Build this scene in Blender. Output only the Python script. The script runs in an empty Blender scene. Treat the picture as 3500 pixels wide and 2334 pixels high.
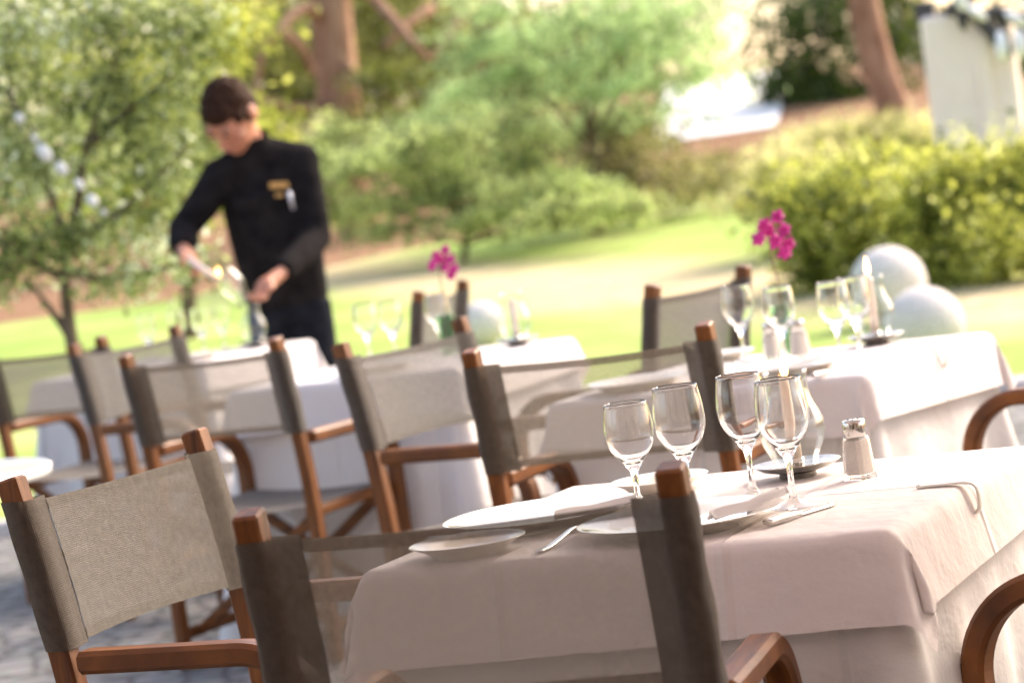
import bpy, math, random
import numpy as np
from mathutils import Vector, Matrix
R = math.radians
scene = bpy.context.scene
COL = scene.collection
rng = np.random.default_rng(7)
random.seed(7)

# ------------------------------------------------------------------ camera
CAM_H, PITCH, ROLL = 1.303, 0.05777, 0.13964
F_ = Vector((0, math.cos(PITCH), -math.sin(PITCH)))
R0 = Vector((1, 0, 0)); U0 = R0.cross(F_)
Rv = math.cos(ROLL) * R0 - math.sin(ROLL) * U0
Uv = math.sin(ROLL) * R0 + math.cos(ROLL) * U0
cam = bpy.data.cameras.new('camera'); cam_o = bpy.data.objects.new('camera', cam); COL.objects.link(cam_o)
cam_o.matrix_world = Matrix(((Rv.x, Uv.x, -F_.x, 0), (Rv.y, Uv.y, -F_.y, 0), (Rv.z, Uv.z, -F_.z, CAM_H), (0, 0, 0, 1)))
cam.sensor_width = 36; cam.lens = 100.37
cam.clip_start = 0.1; cam.clip_end = 600
cam.dof.use_dof = True; cam.dof.focus_distance = 4.22; cam.dof.aperture_fstop = 4.7
cam.dof.aperture_blades = 9
scene.camera = cam_o

# ------------------------------------------------------------------ light
SUN_AZ, SUN_EL = R(52), R(38)          # to the right and beyond the tables
world = bpy.data.worlds.new('World'); scene.world = world; world.use_nodes = True
wn = world.node_tree
sky = wn.nodes.new('ShaderNodeTexSky'); sky.sky_type = 'NISHITA'; sky.sun_disc = False
sky.sun_elevation = SUN_EL; sky.sun_rotation = SUN_AZ; sky.dust_density = 3.0; sky.air_density = 1.0; sky.ozone_density = 1.0
tint = wn.nodes.new('ShaderNodeMix'); tint.data_type = 'RGBA'; tint.blend_type = 'MULTIPLY'; tint.inputs[0].default_value = 1; tint.inputs[7].default_value = (1.09, .965, .87, 1)
wn.links.new(sky.outputs[0], tint.inputs[6]); wn.links.new(tint.outputs[2], wn.nodes['Background'].inputs[0])
wn.nodes['Background'].inputs[1].default_value = 0.15
sun = bpy.data.lights.new('sun', 'SUN'); sun.energy = 1.5; sun.angle = R(22); sun.color = (1.0, 0.92, 0.78)
sun_o = bpy.data.objects.new('sun', sun); COL.objects.link(sun_o)
sd_ = Vector((math.sin(SUN_AZ) * math.cos(SUN_EL), math.cos(SUN_AZ) * math.cos(SUN_EL), math.sin(SUN_EL)))
sun_o.rotation_euler = sd_.to_track_quat('Z', 'Y').to_euler()
vs = scene.view_settings
vs.view_transform = 'Standard'; vs.look = 'None'; vs.gamma = 1; vs.exposure = 1.80
scene.cycles.use_denoising = True
scene.cycles.max_bounces = 14; scene.cycles.transmission_bounces = 12; scene.cycles.transparent_max_bounces = 24
scene.cycles.diffuse_bounces = 4; scene.cycles.glossy_bounces = 5
scene.cycles.sample_clamp_indirect = 6

# ------------------------------------------------------------------ materials
def mat(name, color, rough=.6, spec=.5, metal=0, coat=0, sheen=0, trans=0, **kw):
    m = bpy.data.materials.new(name); m.use_nodes = True
    b = m.node_tree.nodes['Principled BSDF']
    b.inputs['Base Color'].default_value = (*color, 1); b.inputs['Roughness'].default_value = rough
    b.inputs['Metallic'].default_value = metal; b.inputs['Specular IOR Level'].default_value = spec
    b.inputs['Coat Weight'].default_value = coat; b.inputs['Sheen Weight'].default_value = sheen
    b.inputs['Transmission Weight'].default_value = trans
    return m
def N(m, t, **kw):
    n = m.node_tree.nodes.new(t)
    for k, v in kw.items():
        if k in n.inputs: n.inputs[k].default_value = v
        else: setattr(n, k, v)
    return n
def L(m, a, b): m.node_tree.links.new(a, b)
def ramp(m, stops):
    r = N(m, 'ShaderNodeValToRGB'); e = r.color_ramp.elements
    while len(e) > 1: e.remove(e[0])
    e[0].position = stops[0][0]; e[0].color = (*stops[0][1], 1)
    for p, c in stops[1:]:
        x = e.new(p); x.color = (*c, 1)
    return r
def noise_color(m, scale, stops, coord='Object', map_scale=(1, 1, 1), detail=6, rough=.6, bump=0, bump_scale=None, dist=0.002):
    b = m.node_tree.nodes['Principled BSDF']
    tc = N(m, 'ShaderNodeTexCoord'); mp = N(m, 'ShaderNodeMapping'); mp.inputs['Scale'].default_value = map_scale
    L(m, tc.outputs[coord], mp.inputs[0])
    n = N(m, 'ShaderNodeTexNoise', Scale=scale, Detail=detail, Roughness=rough); L(m, mp.outputs[0], n.inputs['Vector'])
    r = ramp(m, stops); L(m, n.outputs['Fac'], r.inputs[0]); L(m, r.outputs[0], b.inputs['Base Color'])
    if bump:
        n2 = N(m, 'ShaderNodeTexNoise', Scale=bump_scale or scale * 3, Detail=5); L(m, mp.outputs[0], n2.inputs['Vector'])
        bp = N(m, 'ShaderNodeBump', Strength=bump, Distance=dist); L(m, n2.outputs['Fac'], bp.inputs['Height']); L(m, bp.outputs[0], b.inputs['Normal'])
    return m

def wood(name, ms):
    m = mat(name, (.4, .15, .04), .48, .35, coat=.04)
    return noise_color(m, 1.0, [(0.25, (.06, .019, .005)), (.45, (.14, .047, .010)), (.6, (.20, .070, .014)), (.8, (.30, .115, .024))], map_scale=ms, bump=.25, bump_scale=1.6, dist=.001)
M_wood_v = wood('teak_upright_grain', (70, 70, 5))
M_wood_h = wood('teak_lengthwise_grain', (70, 5, 70))
M_wood_arm = wood('teak_bent_arm_grain', (75, 8, 8))
M_wood_x = wood('teak_crosswise_grain', (5, 70, 70))

def mesh_fabric(name, color, through):
    m = mat(name, color, .85, .2, sheen=.3)
    nt = m.node_tree; b = nt.nodes['Principled BSDF']; out = nt.nodes['Material Output']
    tc = N(m, 'ShaderNodeTexCoord')
    sep = N(m, 'ShaderNodeSeparateXYZ'); L(m, tc.outputs['UV'], sep.inputs[0])
    def wave(sock, freq):
        a = N(m, 'ShaderNodeMath', operation='MULTIPLY'); a.inputs[1].default_value = freq * 2 * math.pi; L(m, sock, a.inputs[0])
        s = N(m, 'ShaderNodeMath', operation='SINE'); L(m, a.outputs[0], s.inputs[0]); return s.outputs[0]
    wx, wz = wave(sep.outputs[0], 310), wave(sep.outputs[1], 310)
    mul = N(m, 'ShaderNodeMath', operation='ADD'); L(m, wx, mul.inputs[0]); L(m, wz, mul.inputs[1])
    mr = N(m, 'ShaderNodeMapRange'); mr.inputs['From Min'].default_value = -1.6; mr.inputs['From Max'].default_value = 1.6
    mr.inputs['To Min'].default_value = .72; mr.inputs['To Max'].default_value = 1.28
    L(m, mul.outputs[0], mr.inputs['Value'])
    lw = N(m, 'ShaderNodeLayerWeight', Blend=.5)          # woven mesh closes up when seen at a slant
    sl = N(m, 'ShaderNodeMapRange'); sl.inputs['From Min'].default_value = .08; sl.inputs['From Max'].default_value = .5; sl.inputs['To Min'].default_value = through; sl.inputs['To Max'].default_value = through * .18
    L(m, lw.outputs['Facing'], sl.inputs['Value'])
    th = N(m, 'ShaderNodeMath', operation='MULTIPLY', use_clamp=True); L(m, mr.outputs[0], th.inputs[0]); L(m, sl.outputs[0], th.inputs[1])
    bp = N(m, 'ShaderNodeBump', Strength=.5, Distance=.0012); L(m, mul.outputs[0], bp.inputs['Height']); L(m, bp.outputs[0], b.inputs['Normal'])
    n = N(m, 'ShaderNodeTexNoise', Scale=90, Detail=4); mp = N(m, 'ShaderNodeMapping'); mp.inputs['Scale'].default_value = (1, .7, 1); L(m, tc.outputs['UV'], mp.inputs[0]); L(m, mp.outputs[0], n.inputs['Vector'])
    r = ramp(m, [(.3, tuple(c * .78 for c in color)), (.7, tuple(min(1, c * 1.2) for c in color))]); L(m, n.outputs['Fac'], r.inputs[0]); L(m, r.outputs[0], b.inputs['Base Color'])
    tl = N(m, 'ShaderNodeBsdfTranslucent'); tl.inputs[0].default_value = (*color, 1)
    mx0 = N(m, 'ShaderNodeMixShader'); mx0.inputs[0].default_value = .3; L(m, b.outputs[0], mx0.inputs[1]); L(m, tl.outputs[0], mx0.inputs[2])
    tr = N(m, 'ShaderNodeBsdfTransparent'); mx = N(m, 'ShaderNodeMixShader')
    L(m, th.outputs[0], mx.inputs[0]); L(m, mx0.outputs[0], mx.inputs[1]); L(m, tr.outputs[0], mx.inputs[2]); L(m, mx.outputs[0], out.inputs[0])
    return m
M_sling = mesh_fabric('taupe_mesh_fabric', (.22, .20, .17), .37)
M_sleeve = mesh_fabric('taupe_mesh_sleeve', (.145, .124, .10), .2)
M_hem = mesh_fabric('taupe_mesh_hem', (.20, .165, .13), .2)

def cloth_mat(name, col):
    m = mat(name, col, .9, .15)
    nt = m.node_tree; b = nt.nodes['Principled BSDF']; out = nt.nodes['Material Output']
    tc = N(m, 'ShaderNodeTexCoord')
    n = N(m, 'ShaderNodeTexNoise', Scale=420, Detail=3); L(m, tc.outputs['UV'], n.inputs['Vector'])
    n3 = N(m, 'ShaderNodeTexNoise', Scale=9, Detail=4, Roughness=.55); L(m, tc.outputs['UV'], n3.inputs['Vector'])
    sep = N(m, 'ShaderNodeSeparateXYZ'); L(m, tc.outputs['UV'], sep.inputs[0])
    acc = None
    for i, out_i in enumerate((sep.outputs[0], sep.outputs[1])):     # pressed fold creases
        for c in (.333, .667) if i == 0 else (.5,):
            s = N(m, 'ShaderNodeMath', operation='SUBTRACT'); L(m, out_i, s.inputs[0]); s.inputs[1].default_value = c
            a = N(m, 'ShaderNodeMath', operation='ABSOLUTE'); L(m, s.outputs[0], a.inputs[0])
            mr = N(m, 'ShaderNodeMapRange'); mr.inputs['From Max'].default_value = .012; mr.inputs['To Min'].default_value = 1; mr.inputs['To Max'].default_value = 0; L(m, a.outputs[0], mr.inputs['Value'])
            if acc is None: acc = mr.outputs[0]
            else:
                ad = N(m, 'ShaderNodeMath', operation='ADD'); L(m, acc, ad.inputs[0]); L(m, mr.outputs[0], ad.inputs[1]); acc = ad.outputs[0]
    k1 = N(m, 'ShaderNodeMath', operation='MULTIPLY'); k1.inputs[1].default_value = .0040; L(m, acc, k1.inputs[0])
    k2 = N(m, 'ShaderNodeMath', operation='MULTIPLY_ADD'); k2.inputs[1].default_value = .010; L(m, n3.outputs['Fac'], k2.inputs[0]); L(m, k1.outputs[0], k2.inputs[2])
    k3 = N(m, 'ShaderNodeMath', operation='MULTIPLY_ADD'); k3.inputs[1].default_value = .0004; L(m, n.outputs['Fac'], k3.inputs[0]); L(m, k2.outputs[0], k3.inputs[2])
    bp = N(m, 'ShaderNodeBump', Strength=1, Distance=1.0); L(m, k3.outputs[0], bp.inputs['Height']); L(m, bp.outputs[0], b.inputs['Normal'])
    tl = N(m, 'ShaderNodeBsdfTranslucent'); tl.inputs[0].default_value = (*col, 1)
    mx = N(m, 'ShaderNodeMixShader'); mx.inputs[0].default_value = .18; L(m, b.outputs[0], mx.inputs[1]); L(m, tl.outputs[0], mx.inputs[2]); L(m, mx.outputs[0], out.inputs[0])
    return m
M_over = cloth_mat('top_cloth_linen', (.84, .785, .765))
M_under = cloth_mat('white_under_cloth', (.82, .80, .79))

def glass(name, col=(1, 1, 1), ior=1.46):
    m = bpy.data.materials.new(name); m.use_nodes = True; nt = m.node_tree
    nt.nodes.remove(nt.nodes['Principled BSDF'])
    g = N(m, 'ShaderNodeBsdfGlass', IOR=ior, Roughness=0.0); g.inputs[0].default_value = (*col, 1)
    L(m, g.outputs[0], nt.nodes['Material Output'].inputs[0]); return m
M_glass = glass('clear_glass'); M_green_glass = None
def thin_glass(name, col=(1, 1, 1)):
    m = bpy.data.materials.new(name); m.use_nodes = True; nt = m.node_tree
    nt.nodes.remove(nt.nodes['Principled BSDF']); tr = N(m, 'ShaderNodeBsdfTransparent'); tr.inputs[0].default_value = (*col, 1)
    gl = N(m, 'ShaderNodeBsdfGlossy', Roughness=.03); lw = N(m, 'ShaderNodeLayerWeight', Blend=.5); pw = N(m, 'ShaderNodeMath', operation='POWER'); pw.inputs[1].default_value = 3.5; L(m, lw.outputs['Facing'], pw.inputs[0]); fr = N(m, 'ShaderNodeMath', operation='MULTIPLY_ADD'); fr.inputs[1].default_value = .75; fr.inputs[2].default_value = .05; L(m, pw.outputs[0], fr.inputs[0]); mx = N(m, 'ShaderNodeMixShader')
    L(m, fr.outputs[0], mx.inputs[0]); L(m, tr.outputs[0], mx.inputs[1]); L(m, gl.outputs[0], mx.inputs[2]); L(m, mx.outputs[0], nt.nodes['Material Output'].inputs[0]); return m
M_fluted = thin_glass('rippled_glass', (.97, .98, .97))
tc = N(M_fluted, 'ShaderNodeTexCoord'); nn = N(M_fluted, 'ShaderNodeTexNoise', Scale=55, Detail=1); mp = N(M_fluted, 'ShaderNodeMapping'); mp.inputs['Scale'].default_value = (1, 1, .25)
L(M_fluted, tc.outputs['Object'], mp.inputs[0]); L(M_fluted, mp.outputs[0], nn.inputs['Vector'])
bp = N(M_fluted, 'ShaderNodeBump', Strength=.35, Distance=.0012); L(M_fluted, nn.outputs['Fac'], bp.inputs['Height'])
L(M_fluted, bp.outputs[0], [n for n in M_fluted.node_tree.nodes if n.type == 'BSDF_GLOSSY' and n.outputs[0].is_linked][0].inputs['Normal'])
M_green_glass = thin_glass('green_glass', (.62, .78, .62))
M_china = mat('cream_china', (.82, .76, .66), .12, .6, coat=.6)
M_steel = mat('polished_steel', (.72, .70, .66), .14, metal=1)
M_dsteel = noise_color(mat('tarnished_silver', (.4, .38, .36), .2, metal=1), 60, [(.3, (.28, .26, .24)), (.7, (.6, .57, .52))])
M_chrome = mat('chrome_cap', (.62, .60, .57), .14, metal=1)
M_salt = noise_color(mat('salt', (.85, .78, .68), .9), 500, [(.35, (.84, .76, .68)), (.6, (.93, .88, .83))], bump=.6, bump_scale=900)
M_wax = mat('candle_wax', (.93, .76, .66), .45); M_wax.node_tree.nodes['Principled BSDF'].inputs['Subsurface Weight'].default_value = .35
M_wax.node_tree.nodes['Principled BSDF'].inputs['Subsurface Radius'].default_value = (.03, .015, .01)
M_wick = mat('burnt_wick', (.02, .015, .01), .9)
M_flame = bpy.data.materials.new('flame'); M_flame.use_nodes = True
_e = M_flame.node_tree.nodes['Principled BSDF']; _e.inputs['Emission Color'].default_value = (1, .43, .11, 1); _e.inputs['Emission Strength'].default_value = 7
M_clip = mat('clear_plastic_clip', (.88, .87, .80), .45)
M_black = noise_color(mat('black_cotton', (.012, .012, .014), .95, .03), 14, [(.3, (.009, .008, .0085)), (.7, (.024, .021, .021))], bump=.5, bump_scale=9, dist=.03)
M_trous = noise_color(mat('black_trousers', (.01, .013, .02), .95, .05), 14, [(.3, (.007, .008, .011)), (.7, (.017, .019, .025))], bump=.5, bump_scale=9, dist=.03)
M_skin = noise_color(mat('skin', (.56, .28, .18), .5), 30, [(.3, (.46, .19, .11)), (.7, (.58, .27, .17))])
M_skin.node_tree.nodes['Principled BSDF'].inputs['Subsurface Weight'].default_value = .25
M_skin.node_tree.nodes['Principled BSDF'].inputs['Subsurface Radius'].default_value = (.03, .01, .005)
M_hair = noise_color(mat('brown_hair', (.04, .02, .012), .8, .1), 40, [(.3, (.016, .007, .004)), (.7, (.055, .025, .014))], map_scale=(6, 1, 6), bump=.8, bump_scale=60, dist=.004)
M_brow = mat('dark_brow', (.03, .015, .01), .8); M_lip = mat('lips', (.50, .17, .13), .5)
M_brass = mat('brass_badge', (.75, .48, .18), .3, metal=.8); M_silver = mat('pen_metal', (.55, .55, .6), .3, metal=.7)
M_stone = noise_color(mat('white_stone', (.7, .68, .65), .9, .2), 75, [(.35, (.46, .42, .40)), (.5, (.66, .61, .58)), (.62, (.80, .74, .71))], bump=.9, bump_scale=160, dist=.006)
M_pillar = noise_color(mat('pale_render', (.66, .6, .52), .9, .2), 3, [(.3, (.78, .66, .62)), (.7, (.86, .75, .71))], bump=.3, bump_scale=40, dist=.006)
M_statdark = noise_color(mat('dark_bronze', (.05, .045, .05), .5, .5, metal=.4), 20, [(.3, (.02, .02, .024)), (.7, (.10, .09, .09))])
M_statwhite = noise_color(mat('white_marble', (.8, .8, .84), .6), 8, [(.3, (.72, .72, .76)), (.7, (.86, .86, .9))])
M_petal = noise_color(mat('magenta_petal', (.6, .02, .25), .5), 60, [(.3, (.42, .01, .17)), (.7, (.72, .04, .36))])
M_stem = mat('flower_stem', (.20, .10, .05), .6); M_dgreen = mat('leaf_green', (.03, .10, .03), .5)
M_tabletop = mat('pale_green_enamel', (.46, .50, .40), .3, coat=.3); M_white_rim = mat('white_enamel', (.8, .8, .77), .3)
M_bulb = mat('frosted_globe', (.72, .72, .68), .25); M_wire = mat('black_cable', (.02, .02, .02), .7)

def leaf_mat(name, dark, light, transl=.45, pale=None, rough=.5, patch=2.2):
    m = mat(name, light, rough, .45); nt = m.node_tree; b = nt.nodes['Principled BSDF']; out = nt.nodes['Material Output']
    g = N(m, 'ShaderNodeNewGeometry')
    stops = [(0, dark), (.5, tuple((a + c) / 2 for a, c in zip(dark, light))), (.9, light)]
    if pale: stops.append((1, pale))
    r = ramp(m, stops); tcn = N(m, 'ShaderNodeTexCoord'); nzz = N(m, 'ShaderNodeTexNoise', Scale=patch, Detail=3); L(m, tcn.outputs['Object'], nzz.inputs['Vector'])
    mrr = N(m, 'ShaderNodeMapRange'); mrr.inputs['From Min'].default_value = .36; mrr.inputs['From Max'].default_value = .64; mrr.inputs['To Min'].default_value = -.38; mrr.inputs['To Max'].default_value = .38; L(m, nzz.outputs['Fac'], mrr.inputs['Value'])
    adn = N(m, 'ShaderNodeMath', operation='ADD', use_clamp=True); L(m, g.outputs['Random Per Island'], adn.inputs[0]); L(m, mrr.outputs[0], adn.inputs[1])
    L(m, adn.outputs[0], r.inputs[0]); L(m, r.outputs[0], b.inputs['Base Color'])
    tl = N(m, 'ShaderNodeBsdfTranslucent'); L(m, r.outputs[0], tl.inputs[0])
    mx = N(m, 'ShaderNodeMixShader'); mx.inputs[0].default_value = transl; L(m, b.outputs[0], mx.inputs[1]); L(m, tl.outputs[0], mx.inputs[2]); L(m, mx.outputs[0], out.inputs[0])
    return m
M_leaf_near = leaf_mat('silvery_small_leaf', (.05, .075, .018), (.52, .60, .24), .55, (.82, .88, .70), .3)
M_leaf_pine = leaf_mat('pine_needle_dark', (.02, .03, .006), (.26, .30, .05), .4)
M_leaf_feather = leaf_mat('soft_pale_conifer', (.10, .17, .05), (.62, .80, .38), .6)
M_leaf_shrub = leaf_mat('light_shrub_leaf', (.09, .12, .035), (.66, .76, .30), .58)
M_leaf_brown = leaf_mat('olive_brown_leaf', (.07, .06, .02), (.48, .46, .18), .45)
M_leaf_dark = leaf_mat('dark_evergreen_leaf', (.012, .03, .006), (.09, .14, .015), .4)
M_leaf_yellow = leaf_mat('yellow_green_leaf', (.20, .24, .04), (.60, .62, .15), .55)
M_leaf_far = leaf_mat('far_wood_leaf', (.045, .045, .012), (.38, .38, .11), .5)
M_leaf_hedge = leaf_mat('box_hedge_leaf', (.05, .075, .008), (.78, .80, .16), .6, (.86, .86, .34))
M_leaf_grass = leaf_mat('pale_grass_blade', (.30, .30, .10), (.76, .72, .36), .55)
M_leaf_orange = leaf_mat('rusty_bedding_leaf', (.20, .06, .02), (.55, .22, .06), .4)
M_bark = noise_color(mat('grey_brown_bark', (.14, .10, .07), .9, .2), 9, [(.3, (.07, .05, .035)), (.7, (.20, .15, .10))], map_scale=(1, 1, .3), bump=.8, dist=.02)
M_bark_red = noise_color(mat('reddish_pine_bark', (.32, .19, .12), .9, .2), 6, [(.3, (.20, .10, .06)), (.7, (.42, .26, .17))], map_scale=(1, 1, .3), bump=.8, dist=.03)
M_lawn = noise_color(mat('mown_grass', (.2, .34, .05), .9, .2), .55, [(.3, (.20, .29, .045)), (.5, (.29, .40, .085)), (.7, (.44, .46, .17))], bump=.6, bump_scale=30, dist=.03)
_n = M_lawn.node_tree; _b = _n.nodes['Principled BSDF']; _src = _b.inputs['Base Color'].links[0].from_socket
_g = N(M_lawn, 'ShaderNodeTexCoord'); _s = N(M_lawn, 'ShaderNodeSeparateXYZ'); L(M_lawn, _g.outputs['Object'], _s.inputs[0])
def _m(op, a, b_=None, c=None):
    q = N(M_lawn, 'ShaderNodeMath', operation=op)
    for i, x in enumerate((a, b_, c)):
        if x is None: continue
        if isinstance(x, (int, float)): q.inputs[i].default_value = x
        else: L(M_lawn, x, q.inputs[i])
    return q.outputs[0]
_nz = N(M_lawn, 'ShaderNodeTexNoise', Scale=.42, Detail=6, Roughness=.6); L(M_lawn, _g.outputs['Object'], _nz.inputs['Vector'])
_c = _m('ADD', _m('MULTIPLY_ADD', _s.outputs[0], 2.6, -26.2), _s.outputs[1])
_d = _m('ABSOLUTE', _m('ADD', _c, _m('MULTIPLY', _m('SUBTRACT', _nz.outputs['Fac'], .5), 9.0)))
_r = ramp(M_lawn, [(0, (1, 1, 1)), (.20, (.85, .85, .85)), (.55, (0, 0, 0))]); L(M_lawn, _m('DIVIDE', _d, 8.5), _r.inputs[0])
_nf = N(M_lawn, 'ShaderNodeTexNoise', Scale=3.5, Detail=6, Roughness=.7); L(M_lawn, _g.outputs['Object'], _nf.inputs['Vector'])
_e2 = ramp(M_lawn, [(.3, (.46, .34, .20)), (.7, (.66, .52, .36))]); L(M_lawn, _nf.outputs['Fac'], _e2.inputs[0])
_k = _m('MULTIPLY', _r.outputs[0], _m('MULTIPLY_ADD', _nf.outputs['Fac'], .8, .45))
_mx = N(M_lawn, 'ShaderNodeMix', data_type='RGBA', clamp_factor=True); L(M_lawn, _k, _mx.inputs[0]); L(M_lawn, _src, _mx.inputs[6]); L(M_lawn, _e2.outputs[0], _mx.inputs[7]); L(M_lawn, _mx.outputs[2], _b.inputs['Base Color'])
M_mulch = noise_color(mat('bark_mulch', (.2, .11, .06), 1, .1), 2.2, [(.3, (.15, .075, .04)), (.5, (.26, .15, .085)), (.75, (.40, .26, .16))], bump=.7, bump_scale=25, dist=.04)
M_path = noise_color(mat('sandy_path', (.6, .46, .3), 1, .1), 1.2, [(.3, (.50, .37, .22)), (.7, (.68, .54, .38))], bump=.4, bump_scale=30, dist=.02)
M_road = noise_color(mat('pale_gravel', (.8, .78, .74), .9, .3), 1.2, [(.3, (.74, .72, .68)), (.7, (.86, .84, .80))], bump=.3, bump_scale=10, dist=.02)
M_pave = mat('grey_stone_sett', (.2, .2, .19), .85, .4)
b = M_pave.node_tree.nodes['Principled BSDF']; tc = N(M_pave, 'ShaderNodeTexCoord')
vo = N(M_pave, 'ShaderNodeTexVoronoi', Scale=8.5); vo.feature = 'DISTANCE_TO_EDGE'; vc = N(M_pave, 'ShaderNodeTexVoronoi', Scale=8.5); L(M_pave, tc.outputs['Object'], vo.inputs['Vector']); L(M_pave, tc.outputs['Object'], vc.inputs['Vector'])
r1 = ramp(M_pave, [(0, (.07, .065, .06)), (.06, (.16, .155, .15)), (.2, (.27, .265, .255))]); L(M_pave, vo.outputs['Distance'], r1.inputs[0])
nz = N(M_pave, 'ShaderNodeTexNoise', Scale=30, Detail=6); L(M_pave, tc.outputs['Object'], nz.inputs['Vector'])
mxc = N(M_pave, 'ShaderNodeMix', data_type='RGBA', blend_type='MULTIPLY'); mxc.inputs[0].default_value = .5; L(M_pave, r1.outputs[0], mxc.inputs[6]); L(M_pave, nz.outputs['Color'], mxc.inputs[7]); L(M_pave, mxc.outputs[2], b.inputs['Base Color'])
bp = N(M_pave, 'ShaderNodeBump', Strength=.9, Distance=.03); L(M_pave, r1.outputs[0], bp.inputs['Height']); L(M_pave, bp.outputs[0], b.inputs['Normal'])

# ------------------------------------------------------------------ mesh helpers
def link(name, verts, faces, m, parent=None, smooth=True, uv=None, sub=0):
    me = bpy.data.meshes.new(name)
    me.from_pydata([tuple(map(float, v)) for v in verts], [], faces)
    if isinstance(m, (list, tuple)):
        for x in m: me.materials.append(x)
    elif m: me.materials.append(m)
    me.polygons.foreach_set('use_smooth', [smooth] * len(me.polygons))
    if uv is not None:
        ul = me.uv_layers.new(name='UVMap'); vi = np.empty(len(me.loops), int); me.loops.foreach_get('vertex_index', vi)
        ul.data.foreach_set('uv', np.asarray(uv, dtype=np.float32)[vi].ravel())
    me.update()
    o = bpy.data.objects.new(name, me); COL.objects.link(o)
    if parent: o.parent = parent
    if sub:
        s = o.modifiers.new('subdivision', 'SUBSURF'); s.levels = sub; s.render_levels = sub
    return o
class MB:
    def __init__(s): s.v = []; s.f = []
    def add(s, v, f):
        k = len(s.v); s.v += [tuple(x) for x in v]; s.f += [tuple(i + k for i in q) for q in f]; return s
    def build(s, name, m, parent=None, smooth=True, **kw): return link(name, s.v, s.f, m, parent, smooth, **kw)
def bar(path, w, h, side=(1, 0, 0), ch=.004, w2=None, h2=None):
    """rectangular bar with chamfered edges swept along a path; w is across 'side'"""
    path = [Vector(p) for p in path]; side = Vector(side).normalized(); v = []; f = []
    n = len(path)
    for i, p in enumerate(path):
        t = (path[min(i + 1, n - 1)] - path[max(i - 1, 0)]).normalized()
        sdv = (side - side.dot(t) * t).normalized(); up = t.cross(sdv)
        q = i / max(1, n - 1); a = (w + ((w2 or w) - w) * q) / 2; b_ = (h + ((h2 or h) - h) * q) / 2
        for x, y in ((a - ch, b_), (a, b_ - ch), (a, -b_ + ch), (a - ch, -b_), (-a + ch, -b_), (-a, -b_ + ch), (-a, b_ - ch), (-a + ch, b_)):
            v.append(p + sdv * x + up * y)
    # slightly inset end caps so the cap edge is eased
    for i in range(n - 1):
        for k in range(8): f.append((i * 8 + k, i * 8 + (k + 1) % 8, (i + 1) * 8 + (k + 1) % 8, (i + 1) * 8 + k))
    for end, idx, sgn in ((0, 0, -1), (n - 1, (n - 1) * 8, 1)):
        t = (path[-1] - path[-2]).normalized() if sgn > 0 else (path[1] - path[0]).normalized()
        c = path[end]; k0 = len(v)
        for k in range(8):
            p = v[idx + k]; d = p - c; v.append(c + d * (1 - ch / max(w, h) * 2) + t * sgn * ch)
        for k in range(8):
            q = (idx + k, idx + (k + 1) % 8, k0 + (k + 1) % 8, k0 + k); f.append(q if sgn > 0 else q[::-1])
        f.append(tuple(range(k0, k0 + 8)) if sgn > 0 else tuple(range(k0 + 7, k0 - 1, -1)))
    return v, f
def tube(path, rad, seg=12, flat=1.0, cap=True):
    path = [Vector(p) for p in path]; n = len(path); v = []; f = []
    if not hasattr(rad, '__len__'): rad = [rad] * n
    ref = Vector((0, 0, 1)) if abs((path[-1] - path[0]).normalized().z) < .9 else Vector((0, 1, 0))
    for i, p in enumerate(path):
        t = (path[min(i + 1, n - 1)] - path[max(i - 1, 0)]).normalized()
        a = t.cross(ref).normalized(); b_ = t.cross(a)
        for k in range(seg):
            an = 2 * math.pi * k / seg; v.append(p + (a * math.cos(an) + b_ * math.sin(an) * flat) * rad[i])
    for i in range(n - 1):
        for k in range(seg): f.append((i * seg + k, (i + 1) * seg + k, (i + 1) * seg + (k + 1) % seg, i * seg + (k + 1) % seg))
    if cap: f.append(tuple(range(seg))); f.append(tuple(range(n * seg - 1, (n - 1) * seg - 1, -1)))
    return v, f
def lathe(prof, seg=40, c=(0, 0, 0), flute=0):
    v = []; f = []; n = len(prof)
    for r, z in prof:
        for k in range(seg):
            a = 2 * math.pi * k / seg; rr = r * (1 + flute * math.sin(a * 14) * (1 if .012 < r else 0)); v.append((c[0] + rr * math.cos(a), c[1] + rr * math.sin(a), c[2] + z))
    for i in range(n - 1):
        for k in range(seg): f.append((i * seg + k, i * seg + (k + 1) % seg, (i + 1) * seg + (k + 1) % seg, (i + 1) * seg + k))
    if prof[0][0] > 1e-5 and prof[0] != prof[-1]: f.append(tuple(range(seg - 1, -1, -1)))
    if prof[-1][0] > 1e-5 and prof[0] != prof[-1]: f.append(tuple(range((n - 1) * seg, n * seg)))
    return v, f
def ball(c, r, seg=20, rings=12, m=None):
    v = []; f = []
    for i in range(rings + 1):
        th = math.pi * i / rings
        for k in range(seg):
            a = 2 * math.pi * k / seg; p = Vector((r[0] * math.sin(th) * math.cos(a), r[1] * math.sin(th) * math.sin(a), r[2] * math.cos(th)))
            if m is not None: p = m @ p
            v.append(p + Vector(c))
    for i in range(rings):
        for k in range(seg): f.append((i * seg + k, (i + 1) * seg + k, (i + 1) * seg + (k + 1) % seg, i * seg + (k + 1) % seg))
    return v, f
def smooth_path(pts, n=6):
    pts = [Vector(p) for p in pts]; out = []
    P = [pts[0] * 2 - pts[1]] + pts + [pts[-1] * 2 - pts[-2]]
    for i in range(1, len(P) - 2):
        for k in range(n):
            t = k / n; a, b_, c, d = P[i - 1], P[i], P[i + 1], P[i + 2]
            out.append(.5 * ((2 * b_) + (c - a) * t + (2 * a - 5 * b_ + 4 * c - d) * t * t + (3 * b_ - a - 3 * c + d) * t ** 3))
    out.append(pts[-1]); return out
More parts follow.
